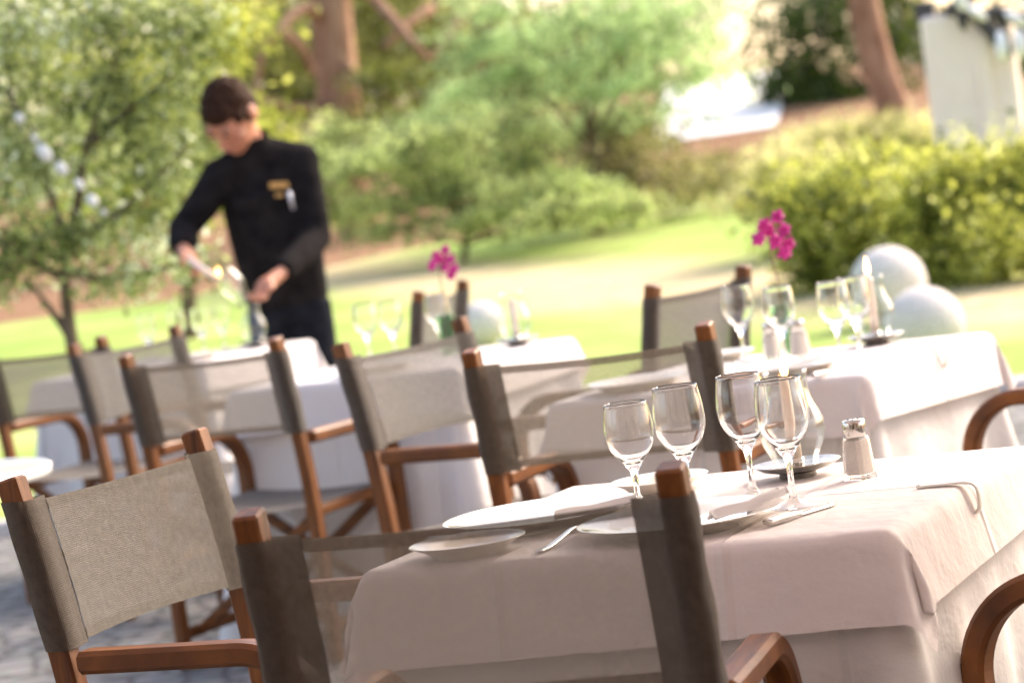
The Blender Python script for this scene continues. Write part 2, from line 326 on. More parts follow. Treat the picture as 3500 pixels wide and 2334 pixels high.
def tag(o, label=None, cat=None, group=None, kind=None):
    if label: o['label'] = label
    if cat: o['category'] = cat
    if group: o['group'] = group
    if kind: o['kind'] = kind
    return o
def empty(name, loc=(0, 0, 0), rz=0, label=None, cat=None, group=None):
    o = bpy.data.objects.new(name, None); o.empty_display_size = .1; COL.objects.link(o); o.location = loc; o.rotation_euler = (0, 0, rz)
    return tag(o, label, cat, group)
def dup(root, loc, rz, label, group=None):
    r = root.copy(); COL.objects.link(r); r.location = loc; r.rotation_euler = (0, 0, rz); r['label'] = label
    if group: r['group'] = group
    for ch in list(root.children):
        c = ch.copy(); COL.objects.link(c); c.parent = r
        for g in ch.children:
            d = g.copy(); COL.objects.link(d); d.parent = c
    return r

# ------------------------------------------------------------------ ground
def gz(y):
    if y < 15: return 0.0
    if y < 40: return .03 * (y - 15)
    return .75 + .09 * (min(y, 62) - 40)
def gstrip(name, ys, xl, xr, m, dz, nx=24, label=None):
    v = []; f = []
    for y in ys:
        a, b_ = xl(y), xr(y)
        for k in range(nx + 1): v.append((a + (b_ - a) * k / nx, y, gz(y) + dz))
    for i in range(len(ys) - 1):
        for k in range(nx):
            q = i * (nx + 1) + k; f.append((q, q + 1, q + nx + 2, q + nx + 1))
    o = link(name, v, f, m, smooth=True); o['kind'] = 'structure'
    if label: o['label'] = label
    return o
gstrip('ground', [-40, -10, 0, 8, 15] + list(range(20, 41, 5)) + list(range(45, 161, 5)), lambda y: -160, lambda y: 160, M_mulch, 0)
wob = lambda y, s: .35 * math.sin(y * .9 + s) + .2 * math.sin(y * 2.3 + s * 2)
def lawn_left(y):
    if y < 30.5: return -22
    return -3.2 + (y - 30.5) * .62 + wob(y, 1)
def lawn_right(y):
    return 12 if y < 34 else 12 - (y - 34) * .9 + wob(y, 3)
gstrip('lawn', list(np.arange(12.9, 15, .7)) + list(np.arange(15, 42.6, .5)), lawn_left, lawn_right, M_lawn, .02, 30)
gstrip('terrace_pavement', [-6, 0, 6, 12.85], lambda y: -9, lambda y: 7, M_pave, .008, 4)
def kerb():
    mb = MB(); mb.add(*bar([(-9, 12.95, .02), (7, 12.95, .02)], .16, .10, (0, 1, 0), .01)); o = mb.build('terrace_kerb', M_stone, smooth=False); o['kind'] = 'structure'
kerb()
gstrip('far_gravel_road', list(range(48, 63)), lambda y: 2.8 + (y - 48) * .09, lambda y: 4.9 + (y - 48) * .14, M_road, .03, 6)

# unseen facade and canopy added behind the viewer to shade the near tables
M_shade_wall = noise_color(mat('warm_plaster', (.30, .19, .12), .9, .2), 4, [(.3, (.52, .45, .40)), (.7, (.62, .54, .48))], bump=.3)
M_shade_canvas = mat('shade_canvas', (.62, .52, .42), .9, .2)
_n = M_shade_canvas.node_tree; _t = N(M_shade_canvas, 'ShaderNodeBsdfTranslucent'); _t.inputs[0].default_value = (.86, .80, .81, 1); _x = N(M_shade_canvas, 'ShaderNodeMixShader'); _x.inputs[0].default_value = .5
L(M_shade_canvas, _n.nodes['Principled BSDF'].outputs[0], _x.inputs[1]); L(M_shade_canvas, _t.outputs[0], _x.inputs[2]); L(M_shade_canvas, _x.outputs[0], _n.nodes['Material Output'].inputs[0])
def shade_building():
    t = empty('shade_building', (0, -2.4, 0), 0, 'added unseen plaster facade and canvas canopy that shade the near tables', 'building')
    class _m(list): pass
    v = []; f = []
    def bx(x0, x1, y0, y1, z0, z1):
        k = len(v); v.extend([(x, y, z) for z in (z0, z1) for y in (y0, y1) for x in (x0, x1)]); f.extend([tuple(k + i for i in q) for q in ((0, 2, 3, 1), (4, 5, 7, 6), (0, 1, 5, 4), (2, 6, 7, 3), (0, 4, 6, 2), (1, 3, 7, 5))])
    bx(-11, -6, -.3, 0, 0, 4.6); bx(-4.6, -1.6, -.3, 0, 0, 4.6); bx(-.2, 3, -.3, 0, 0, 4.6); bx(4.4, 9, -.3, 0, 0, 4.6)
    for a, b_ in ((-6, -4.6), (-1.6, -.2), (3, 4.4)): bx(a, b_, -.3, 0, 2.3, 4.6); bx(a, b_, -.3, 0, 0, .12)
    link('shade_wall', v, f, M_shade_wall, t, False); v.clear(); f.clear()
    for a, b_ in ((-6, -4.6), (-1.6, -.2), (3, 4.4)):
        v.clear(); f.clear(); bx(a + .02, b_ - .02, -.2, -.16, .14, 2.28); link('shade_wall_door', v, f, mat('dark_glazed_door', (.03, .025, .02), .1, .5), t, False)
    mb = MB()
    n = 30
    for i in range(n):
        x0, x1 = -9 + 16 * i / n, -9 + 16 * (i + 1) / n; k = [(x0, .02, 3.25), (x1, .02, 3.25), (x1, 7.9, 2.72), (x0, 7.9, 2.72), (x0, 7.92, 2.52), (x1, 7.92, 2.52)]
        mb.add(k + [(a, b_, c - .01) for a, b_, c in k], [(0, 1, 2, 3), (3, 2, 5, 4), (9, 8, 7, 6), (10, 11, 8, 9)])
    mb.build('shade_awning', M_shade_canvas, t, False)
shade_building()

# ------------------------------------------------------------------ foliage
def leaf_verts(pts, size, aspect=.45, up=0.0, jitter=.35, bend=True):
    n = len(pts); d = rng.normal(size=(n, 3)); d[:, 2] += up * 2.0; d /= np.linalg.norm(d, axis=1)[:, None]
    e = rng.normal(size=(n, 3)); e -= (e * d).sum(1)[:, None] * d; e /= np.linalg.norm(e, axis=1)[:, None]
    s = size * (1 + jitter * rng.uniform(-1, 1, n))[:, None]
    v = np.empty((n, 4, 3)); v[:, 0] = pts - d * s * .5; v[:, 1] = pts + e * s * aspect * .5; v[:, 2] = pts + d * s * .5; v[:, 3] = pts - e * s * aspect * .5
    return v.reshape(-1, 3)
def quads(name, V, m, parent=None):
    n = len(V) // 4; me = bpy.data.meshes.new(name); me.vertices.add(n * 4); me.vertices.foreach_set('co', V.astype(np.float32).ravel())
    me.loops.add(n * 4); me.loops.foreach_set('vertex_index', np.arange(n * 4, dtype=np.int32)); me.polygons.add(n)
    me.polygons.foreach_set('loop_start', np.arange(0, n * 4, 4, dtype=np.int32)); me.polygons.foreach_set('loop_total', np.full(n, 4, dtype=np.int32))
    me.materials.append(m); me.update(); me.validate()
    o = bpy.data.objects.new(name, me); COL.objects.link(o)
    if parent: o.parent = parent
    return o
def clump_pts(cl, depth=.9, mult=1.0, tight=.28, sub=9, layer=False):
    out = []
    for cx, cy, cz, rx, rz, n in cl:
        n = int(n * mult); k = max(3, int(sub)); 
        u = rng.normal(size=(k, 3)); u /= np.linalg.norm(u, axis=1)[:, None]; u *= rng.uniform(.35, 1, (k, 1))
        cen = np.array([cx, cy, cz]) + u * np.array([rx, (rx + rz) / 2 * depth, rz])
        w = rng.uniform(.4, 1.6, k); w /= w.sum(); idx = rng.choice(k, n, p=w)
        r = np.array([rx, (rx + rz) / 2 * depth, rz]) * tight
        off = rng.normal(size=(n, 3)) * r
        if layer:                                   # flat drooping boughs instead of round tufts
            off *= np.array([1.25, 1.1, .42]); sl = rng.uniform(-.35, .35, k)[idx]; off[:, 2] += off[:, 0] * sl - np.abs(off[:, 0]) * .25
        out.append(cen[idx] + off)
    return np.concatenate(out)
def limbs(mb, paths, r0, r1, seg=8, first=None):
    for i, p in enumerate(paths):
        pp = smooth_path(p, 5); n = len(pp); a = first if (i == 0 and first) else r0; e1 = first * .8 if (i == 0 and first and first > .25) else r1
        mb.add(*tube(pp, [a + (e1 - a) * k / (n - 1) for k in range(n)], seg))
def plant(name, label, cat, cl, lm, size, base=None, trunk=None, bark=None, group=None, aspect=.45, up=0., mult=1., tight=.28, sub=9, crown_name='crown', depth=.9, zmin=None, rt=(.03, .01, .06), stems=False, layer=False):
    P = clump_pts(cl, depth, mult, tight, sub, layer)
    if zmin is not None: P = P[P[:, 2] > zmin]
    V = leaf_verts(P, size, aspect, up)
    if trunk is None:
        return tag(quads(name, V, lm), label, cat, group)
    bx = base if base else trunk[0][0]
    root = empty(name, (bx[0], bx[1], 0), 0, label, cat, group); off = np.array([bx[0], bx[1], 0])
    quads(crown_name, V - off, lm, root)
    if stems:
        for p in trunk:
            mb = MB(); limbs(mb, [[tuple(np.array(q) - off) for q in p]], rt[0], rt[1]); mb.build('stem', bark, root)
        return root
    mb = MB(); limbs(mb, [[tuple(np.array(q) - off) for q in p] for p in trunk], rt[0], rt[1], first=rt[2]); mb.build('trunk', bark, root)
    return root
DATA = {'near':[(-2.07,13.6,2.32,0.35,0.25,1500),(-1.68,13.3,2.29,0.34,0.2,1400),(-1.41,13.7,2.21,0.25,0.19,900),(-2.36,13.5,1.96,0.31,0.31,900),(-2.03,13.8,1.94,0.32,0.25,1300),(-1.61,13.4,1.9,0.29,0.22,1200),(-1.35,13.6,1.95,0.19,0.19,700),(-2.16,13.2,1.58,0.28,0.22,1100),(-1.9,13.7,1.59,0.31,0.23,1200),(-1.57,13.6,1.58,0.25,0.21,900),(-1.38,13.8,1.66,0.15,0.17,450),(-2.22,13.6,1.3,0.25,0.17,800),(-1.93,13.3,1.31,0.22,0.14,700),(-1.65,13.5,1.26,0.25,0.16,700),(-1.49,13.7,1.11,0.17,0.13,350),(-1.74,13.5,1.07,0.23,0.1,420),(-2.31,13.5,1.15,0.16,0.1,300),(-2.56,13.6,1.58,0.25,0.37,500),(-1.87,13.5,2.59,0.45,0.23,900),(-1.35,13.5,2.46,0.27,0.19,400)],
  'limbs_near':[[(-2.06,13.5,0.75),(-2.06,13.5,0.95),(-2.05,13.5,1.11),(-2.03,13.5,1.25),(-2.04,13.5,1.4),(-2.09,13.5,1.66),(-2.16,13.5,1.91),(-2.18,13.5,2.18)],[(-2.03,13.5,1.25),(-1.94,13.5,1.45),(-1.86,13.5,1.71),(-1.71,13.5,2.01),(-1.59,13.5,2.25)],[(-2.03,13.5,1.25),(-1.85,13.5,1.33),(-1.62,13.5,1.47),(-1.39,13.5,1.66)],[(-2.05,13.5,1.11),(-2.18,13.5,1.21),(-2.36,13.5,1.36),(-2.52,13.5,1.57)],[(-1.86,13.5,1.71),(-1.63,13.5,1.86),(-1.4,13.5,1.99)],[(-2.04,13.5,1.15),(-1.84,13.5,1.08),(-1.64,13.5,1.09),(-1.47,13.5,1.11)],[(-2.03,13.5,0.76),(-2.13,13.5,0.96),(-2.23,13.5,1.14)]],
  'pine':[(-2.83,43.0,3.8,0.39,0.39,260),(-1.29,43.0,3.52,0.46,0.46,350),(-0.83,43.0,3.06,0.39,0.33,220),(-1.34,43.0,4.05,0.39,0.33,220),(-2.96,41.0,4.03,0.63,0.38,260),(-2.54,42.0,3.51,0.38,0.32,160),(-2.53,40.0,4.34,1.22,0.31,500),(-1.14,39.0,2.71,0.54,0.3,300),(-1.82,38.0,2.19,0.87,0.26,600),(-0.92,39.0,2.14,0.71,0.27,500),(-3.25,41.0,3.32,0.31,0.44,160),(-2.5,42.0,2.87,0.38,0.32,200),(-1.13,42.0,4.34,1.03,0.26,350),(-0.5,41.0,3.25,0.38,0.38,150)],
  'limbs_pine':[[(-1.96,40.0,1.51),(-1.94,40.0,2.24),(-1.9,40.0,3.15),(-1.85,40.0,4.06),(-1.77,40.0,5.02)],[(-1.86,40.0,3.7),(-2.18,39.5,3.96),(-2.55,39.0,3.68),(-2.84,39.0,3.36),(-3.01,39.0,2.67)],[(-2.98,40.0,4.59),(-3.27,40.0,3.89),(-3.54,40.0,3.26)],[(-1.54,40.0,4.38),(-1.12,39.5,3.81),(-0.81,39.0,3.32),(-0.59,39.0,2.99)],[(-1.85,40.0,3.33),(-1.56,39.5,2.84),(-1.16,39.0,2.53)],[(0.07,40.5,3.7),(-0.35,40.0,3.3),(-0.57,40.0,3.03)],[(-2.75,39.6,4.28),(-3.04,39.4,3.83),(-3.34,39.2,3.5),(-3.49,39.0,3.22)],[(-0.47,39.8,3.73),(-0.85,39.4,3.52),(-1.18,39.2,3.26)],[(-2.55,39.0,3.68),(-2.3,39.2,3.42),(-2.19,39.4,3.05)],[(-1.89,40.0,2.66),(-2.39,39.6,2.6),(-2.92,39.0,2.78)]],
  'feather':[(2.55,31.5,2.72,0.29,0.38,260),(2.58,31.5,2.19,0.24,0.19,130),(0.16,31.5,3.2,0.34,0.29,300),(0.28,32.5,1.95,0.59,0.3,500),(0.84,32.5,1.68,0.55,0.25,450),(-0.46,32.5,2.06,0.45,0.25,350),(1.6,32.5,1.77,0.5,0.25,400),(0.14,31.0,2.75,0.52,0.24,600),(1.04,32.0,2.86,0.63,0.34,800),(1.67,30.5,2.65,0.6,0.37,800),(2.24,32.0,2.65,0.44,0.39,600),(0.43,31.5,2.39,0.53,0.29,550),(1.16,31.0,2.23,0.47,0.28,420),(1.84,30.0,2.05,0.59,0.32,750),(-0.16,32.0,2.35,0.39,0.24,350),(1.77,31.0,3.14,0.8,0.24,600)],
  'shrubA':[(0.89,29.0,1.04,0.35,0.27,450),(0.57,28.0,0.87,0.3,0.17,300),(1.22,28.0,0.87,0.3,0.15,280),(0.23,29.0,1.09,0.35,0.22,350),(-1.88,31.0,1.27,0.28,0.28,250),(-0.26,31.0,1.57,0.47,0.28,400),(-1.97,31.2,1.72,0.29,0.29,250),(-1.64,31.0,1.62,0.47,0.28,600),(-1.01,30.0,1.72,0.5,0.27,700),(-0.45,29.5,1.72,0.54,0.27,800),(0.1,30.5,1.8,0.47,0.33,600),(-1.41,31.0,1.21,0.43,0.24,350),(-0.66,30.0,1.3,0.55,0.23,600),(-0.11,29.5,1.27,0.45,0.27,500),(-1.09,30.0,0.9,0.37,0.14,220),(-0.25,29.0,0.89,0.4,0.18,320),(0.3,30.0,0.93,0.32,0.23,300),(0.28,30.5,1.4,0.37,0.28,420),(0.7,30.0,1.15,0.32,0.23,320),(-1.65,31.5,2.06,0.34,0.19,300)],
  'shrubB':[(0.78,31.0,0.85,0.38,0.17,300),(1.34,32.0,1.16,0.39,0.24,350),(1.73,31.0,0.82,0.38,0.17,300),(2.57,34.0,1.09,0.31,0.26,260),(2.9,34.0,0.84,0.31,0.16,220),(0.54,32.0,1.37,0.29,0.29,260),(0.99,33.0,1.92,0.45,0.4,400),(1.42,32.5,1.55,0.55,0.45,650),(1.81,33.5,1.09,0.46,0.31,420),(1.04,33.0,1.2,0.35,0.2,250),(2.38,33.0,1.01,0.3,0.2,260),(2.29,32.0,0.88,0.39,0.17,300),(1.79,34.0,1.46,0.36,0.31,350),(1.41,32.0,0.95,0.44,0.22,380),(1.22,34.0,1.54,0.41,0.31,350),(0.73,34.0,2.13,0.31,0.31,160)],
  'dark':[(6.31,52.0,3.19,1.03,0.71,1100),(6.07,53.0,2.39,0.89,0.65,900),(6.52,52.0,1.81,0.71,0.4,600),(7.81,53.0,2.55,0.57,0.89,350),(7.67,52.0,1.41,0.48,0.48,300),(7.17,53.0,3.86,1.29,0.49,700),(9.7,52.0,1.61,0.56,1.11,700)],
  'limbs_dark':[[(6.76,46.0,0.91),(6.59,46.0,1.5),(6.42,46.0,2.37),(6.35,46.0,3.15),(6.33,46.0,3.85)]],
  'yellow':[(-2.14,24.0,2.88,0.4,0.33,700),(-2.77,24.5,2.25,0.56,0.37,900),(-2.1,24.0,2.14,0.22,0.26,250),(-3.15,24.8,2.76,0.57,0.42,700),(-3.84,25.0,2.95,0.57,0.46,700),(-2.33,24.0,1.59,0.22,0.29,350),(-3.59,24.6,1.91,0.56,0.45,700),(-1.85,25.0,1.86,0.31,0.27,350),(-2.9,24.0,1.45,0.44,0.29,500)],
  'far':[(-3.41,68.0,3.95,2.59,1.24,1500),(-0.24,68.0,4.97,2.07,1.14,1300),(-6.24,69.0,3.85,2.74,1.68,1500),(11.21,68.0,0.86,1.66,0.62,700),(-5.59,72.0,5.71,2.42,1.65,2200),(-1.97,73.0,5.03,2.45,1.45,2200),(1.2,72.0,3.77,2.2,1.21,1700),(3.13,73.0,3.87,1.67,1.67,1600),(10.45,73.0,3.29,1.0,1.67,1100),(11.58,72.0,2.86,1.76,1.76,1500),(14.04,72.0,2.19,1.32,1.87,900),(-10.37,74.0,6.02,2.94,2.94,2000),(-1.21,72.0,2.34,3.3,0.88,1500),(-6.71,72.0,2.56,3.3,0.99,1500),(2.63,72.0,2.13,1.76,0.88,900)],
  'hedge':[(2.9,20.7,0.92,0.38,0.16,1300),(3.62,19.8,0.85,0.36,0.15,1500),(2.18,20.7,0.77,0.25,0.19,800),(2.6,20.7,0.84,0.47,0.28,1800),(2.26,20.3,0.51,0.34,0.34,1900),(2.81,20.1,0.63,0.46,0.37,2200),(2.38,20.3,0.21,0.31,0.25,1100),(3.25,19.5,0.78,0.45,0.27,2400),(3.36,19.2,0.38,0.5,0.35,3000),(2.98,19.7,0.3,0.33,0.27,1500),(3.74,19.5,0.62,0.42,0.36,1500),(3.27,19.3,0.01,0.44,0.21,1600),(3.63,19.3,0.08,0.32,0.29,1000)],
  'tallgrass':[(2.44,24.0,0.88,0.29,0.22,600),(3.09,25.0,1.17,0.42,0.17,700),(3.65,25.0,1.09,0.31,0.15,500),(2.68,24.5,1.11,0.34,0.15,500),(2.71,24.0,0.95,0.48,0.22,900),(3.27,24.5,1.06,0.49,0.22,900),(2.31,24.0,0.75,0.29,0.18,400),(3.6,24.0,0.98,0.22,0.22,300)],
  'orange':[(3.08,17.6,-0.11,0.19,0.07,350),(2.9,17.6,-0.07,0.13,0.06,220),(3.26,17.6,-0.19,0.16,0.07,150)],
  'blobs':[(-2.07,13.0,1.865),(-2.015,13.0,1.766),(-1.982,13.0,1.694),(-1.915,13.0,1.613),(-1.847,13.0,1.531),(-1.799,13.0,1.449),(-1.756,13.0,1.391)]}
near_l = DATA['limbs_near']; t0 = near_l[0][0]; near_l[0] = [(t0[0] + .03, t0[1], -.05), (t0[0] + .03, t0[1], t0[2] * .5)] + near_l[0]
plant('small_leaved_tree', 'small silvery green tree with a thin grey trunk standing left of the waiter', 'tree', DATA['near'], M_leaf_near, .048, trunk=near_l, bark=M_bark, aspect=.5, mult=.72, tight=.34, sub=14, rt=(.028, .006, .042))
pl = DATA['limbs_pine']; p0 = pl[0][0]; pl[0] = [(p0[0] + .1, p0[1], gz(40) - .1)] + pl[0]
plant('pine_tree', 'tall pine with a thick reddish trunk and bare crooked branches behind the waiter', 'tree', DATA['pine'], M_leaf_pine, .14, trunk=pl, bark=M_bark_red, aspect=.3, mult=2.0, rt=(.09, .05, .34), tight=.4)
def trunk_for(cl, zt, r):
    x = sum(c[0] for c in cl) / len(cl); y = sum(c[1] for c in cl) / len(cl); b_ = (x, y, gz(y) - .1)
    ps = [[b_, (x + .1, y, (gz(y) + zt) / 2), (x, y + .1, zt)]]
    for c in cl: ps.append([(x + .05, y, gz(y) + .45 * (c[2] - gz(y))), ((x + c[0]) / 2, (y + c[1]) / 2, c[2] * .8 + .1), (c[0], c[1], c[2])])
    return ps
plant('feathery_conifer', 'soft pale green feathery conifer whose boughs fill the top centre', 'tree', DATA['feather'], M_leaf_feather, .12, trunk=trunk_for(DATA['feather'], 3.4, .1), bark=M_bark, aspect=.2, rt=(.02, .008, .06), mult=1.7, tight=.42, sub=12, layer=True)
plant('spreading_shrub', 'light green spreading shrub right behind the waiter at the lawn edge', 'shrub', DATA['shrubA'], M_leaf_shrub, .11, trunk=trunk_for(DATA['shrubA'], 1.4, .1), bark=M_bark, aspect=.28, rt=(.02, .008, .04), mult=1.7, tight=.42, sub=12, layer=True)
plant('olive_brown_shrub', 'olive brown thin shrub below the feathery conifer with sky showing through', 'shrub', DATA['shrubB'], M_leaf_brown, .11, trunk=trunk_for(DATA['shrubB'], 2.0, .1), bark=M_bark, aspect=.3, rt=(.02, .010, .05), mult=1.7, tight=.44, layer=True)
dl = DATA['limbs_dark']; q0 = dl[0][0]; dl[0] = [(q0[0] + .08, q0[1], gz(q0[1]) - .1)] + dl[0]
plant('dark_evergreen_tree', 'dark evergreen tree with a leaning reddish trunk left of the pale pillar', 'tree', DATA['dark'], M_leaf_dark, .20, trunk=dl, bark=M_bark_red, aspect=.4, rt=(.2, .16, .30), mult=1.5, tight=.42)
plant('yellow_green_bush', 'bright yellow green bush glowing behind the small silvery tree', 'bush', DATA['yellow'], M_leaf_yellow, .11, trunk=trunk_for(DATA['yellow'], 2.2, .1), bark=M_bark, aspect=.4, rt=(.03, .01, .08), mult=1.5, tight=.42, sub=12)
o = plant('far_wood', 'distant hazy mass of woodland closing off the garden', None, DATA['far'], M_leaf_far, .34, aspect=.6, mult=.85, tight=.38, sub=12); o['kind'] = 'stuff'
plant('clipped_hedge', 'dense yellow green hedge behind the two white stone balls', 'hedge', DATA['hedge'], M_leaf_hedge, .058, trunk=[[(c[0], c[1], -.02), (c[0] + .03, c[1], c[2] * .5), (c[0], c[1], c[2])] for c in DATA['hedge']], base=(3.0, 19.5), bark=M_bark, stems=True, aspect=.55, mult=2.0, tight=.40, sub=16, crown_name='foliage', zmin=0.02, rt=(.02, .006, .02))
o = plant('pale_grass', 'pale straw green tall grass growing over the top of the hedge end', None, DATA['tallgrass'], M_leaf_grass, .16, aspect=.12, up=.8, mult=2.6, tight=.40, sub=14); o['kind'] = 'stuff'
o = plant('bedding_plants', 'rusty orange low bedding plants at the foot of the hedge', None, DATA['orange'], M_leaf_orange, .05, aspect=.6, mult=1.6, tight=.45); o['kind'] = 'stuff'

# pale pillar with sculpture
pr = empty('stone_pillar', (3.80, 22, 0), R(-14), 'broad pale stone pillar rising behind the hedge on the right', 'pillar')
mb = MB(); mb.add(*bar([(-.02, 0, 0), (0, 0, 2.02)], .68, .42, (1, 0, 0), .03)); mb.add(*bar([(0, 0, .0), (0, 0, .22)], .80, .54, (1, 0, 0), .02)); mb.build('shaft', M_pillar, pr, smooth=False)
mb = MB(); mb.add(*bar([(.10, -.225, .9), (.10, -.225, 1.85)], .12, .05, (1, 0, 0), .008)); mb.build('raised_panel', M_pillar, pr, smooth=False)
mb = MB(); mb.add(*bar([(-.30, 0, 2.03), (-.30, 0, 2.16)], .16, .30, (1, 0, 0), .01)); mb.build('corner_block', M_statdark, pr, smooth=False)
st = empty('winged_sculpture', (3.85, 21.75, 2.045), 0, 'dark sculpture with hanging white finger shaped pieces on top of the pale pillar', 'sculpture')
def L3(x, z, y=-.1): return (x - 3.85, y, z - 2.045)
mb = MB(); mb.add(*tube(smooth_path([L3(3.66, 2.06, .15), L3(3.72, 2.10), L3(3.82, 1.98, -.12), L3(3.90, 1.86, -.16), L3(3.93, 1.76, -.16)], 5), [.06] * 8 + [.055] * 8 + [.05] * 4 + [.02], 10))
mb.add(*tube(smooth_path([L3(3.72, 2.06), L3(3.70, 1.98, -.14), L3(3.71, 1.90, -.15)], 4), [.05, .05, .048, .045, .04, .035, .03, .025, .015], 8))
mb.add(*tube(smooth_path([L3(3.82, 1.98, -.12), L3(3.98, 2.0, -.12), L3(4.14, 1.93, -.12), L3(4.28, 1.96, -.1)], 5), .055, 10)); mb.add(*tube(smooth_path([L3(3.75, 2.05, 0), L3(3.85, 2.3, .0), L3(4.1, 2.5, 0)], 4), .07, 10))
mb.add(*tube(smooth_path([L3(3.98, 2.0, -.12), L3(4.02, 1.75, -.14), L3(4.02, 1.66, -.14)], 4), .03, 8)); mb.add(*tube(smooth_path([L3(4.14, 1.95, -.12), L3(4.17, 1.75, -.14), L3(4.16, 1.66, -.14)], 4), .03, 8)); mb.build('dark_frame', M_statdark, st)
for i, (x, z, l, a) in enumerate([(3.945, 1.745, .25, -.05), (4.085, 1.745, .24, .0), (4.235, 1.68, .27, .14), (3.69, 2.14, .20, .15), (3.79, 2.015, .20, .85), (4.19, 2.04, .24, .3), (4.08, 1.93, .2, .9)]):
    mb = MB(); l *= .92; pts = [(x - 3.85 + math.sin(a) * l * (k / 6 - .5), -.24 - .03 * math.sin(k / 6 * 3.1), z - 2.045 - math.cos(a) * l * (k / 6 - .5)) for k in range(7)]
    mb.add(*tube(pts, [.018, .036, .044, .048, .048, .042, .018], 12, .7)); mb.build('white_piece', M_statwhite, st)

for (x, y, r, lb) in [(2.325, 17.4, .235, 'rear white stone ball partly hidden behind the other one by the hedge'), (2.125, 14.75, .212, 'front white stone ball beside the right hand table and hedge'), (-.19, 19.5, .165, 'lone white stone ball on the lawn behind the centre table')]:
    v, f = ball((0, 0, 0), (r, r, r), 40, 24); o = link('stone_ball', v, f, M_stone); o.location = (x, y, gz(y) + r * .97 + .02); tag(o, lb, 'stone ball', 'white stone balls in the garden')

# string of globes hanging in the small tree
root = empty('string_lights', (DATA['blobs'][0][0], 13.0, 0), 0, 'row of small white globes strung diagonally through the small silvery tree', 'string lights')
bl = [Vector(p) - Vector((DATA['blobs'][0][0], 13.0, 0)) for p in DATA['blobs']]
mb = MB(); ext = [bl[0] + (bl[0] - bl[1]) * 2.2] + bl + [bl[-1] + (bl[-1] - bl[-2]) * 1.3]
mb.add(*tube(smooth_path([p + Vector((0, 0, .035)) for p in ext], 3), .004, 6)); mb.build('cable', M_wire, root)
for i, p in enumerate(bl):
    r = [.022, .016, .031, .027, .021, .026, .014][i]; mb = MB(); mb.add(*ball(p, (r, r, r * [1.2, 1.3, 1.6, 1.4, 1.5, 1.3, 1.2][i]), 16, 10, Matrix.Rotation(R(-28), 3, 'Y'))); g_ = mb.build('globe', M_bulb, root)
    mb = MB(); mb.add(*tube([p + Vector((0, 0, r)), p + Vector((0, 0, r + .014))], .009, 8)); mb.build('socket', M_wire, g_)

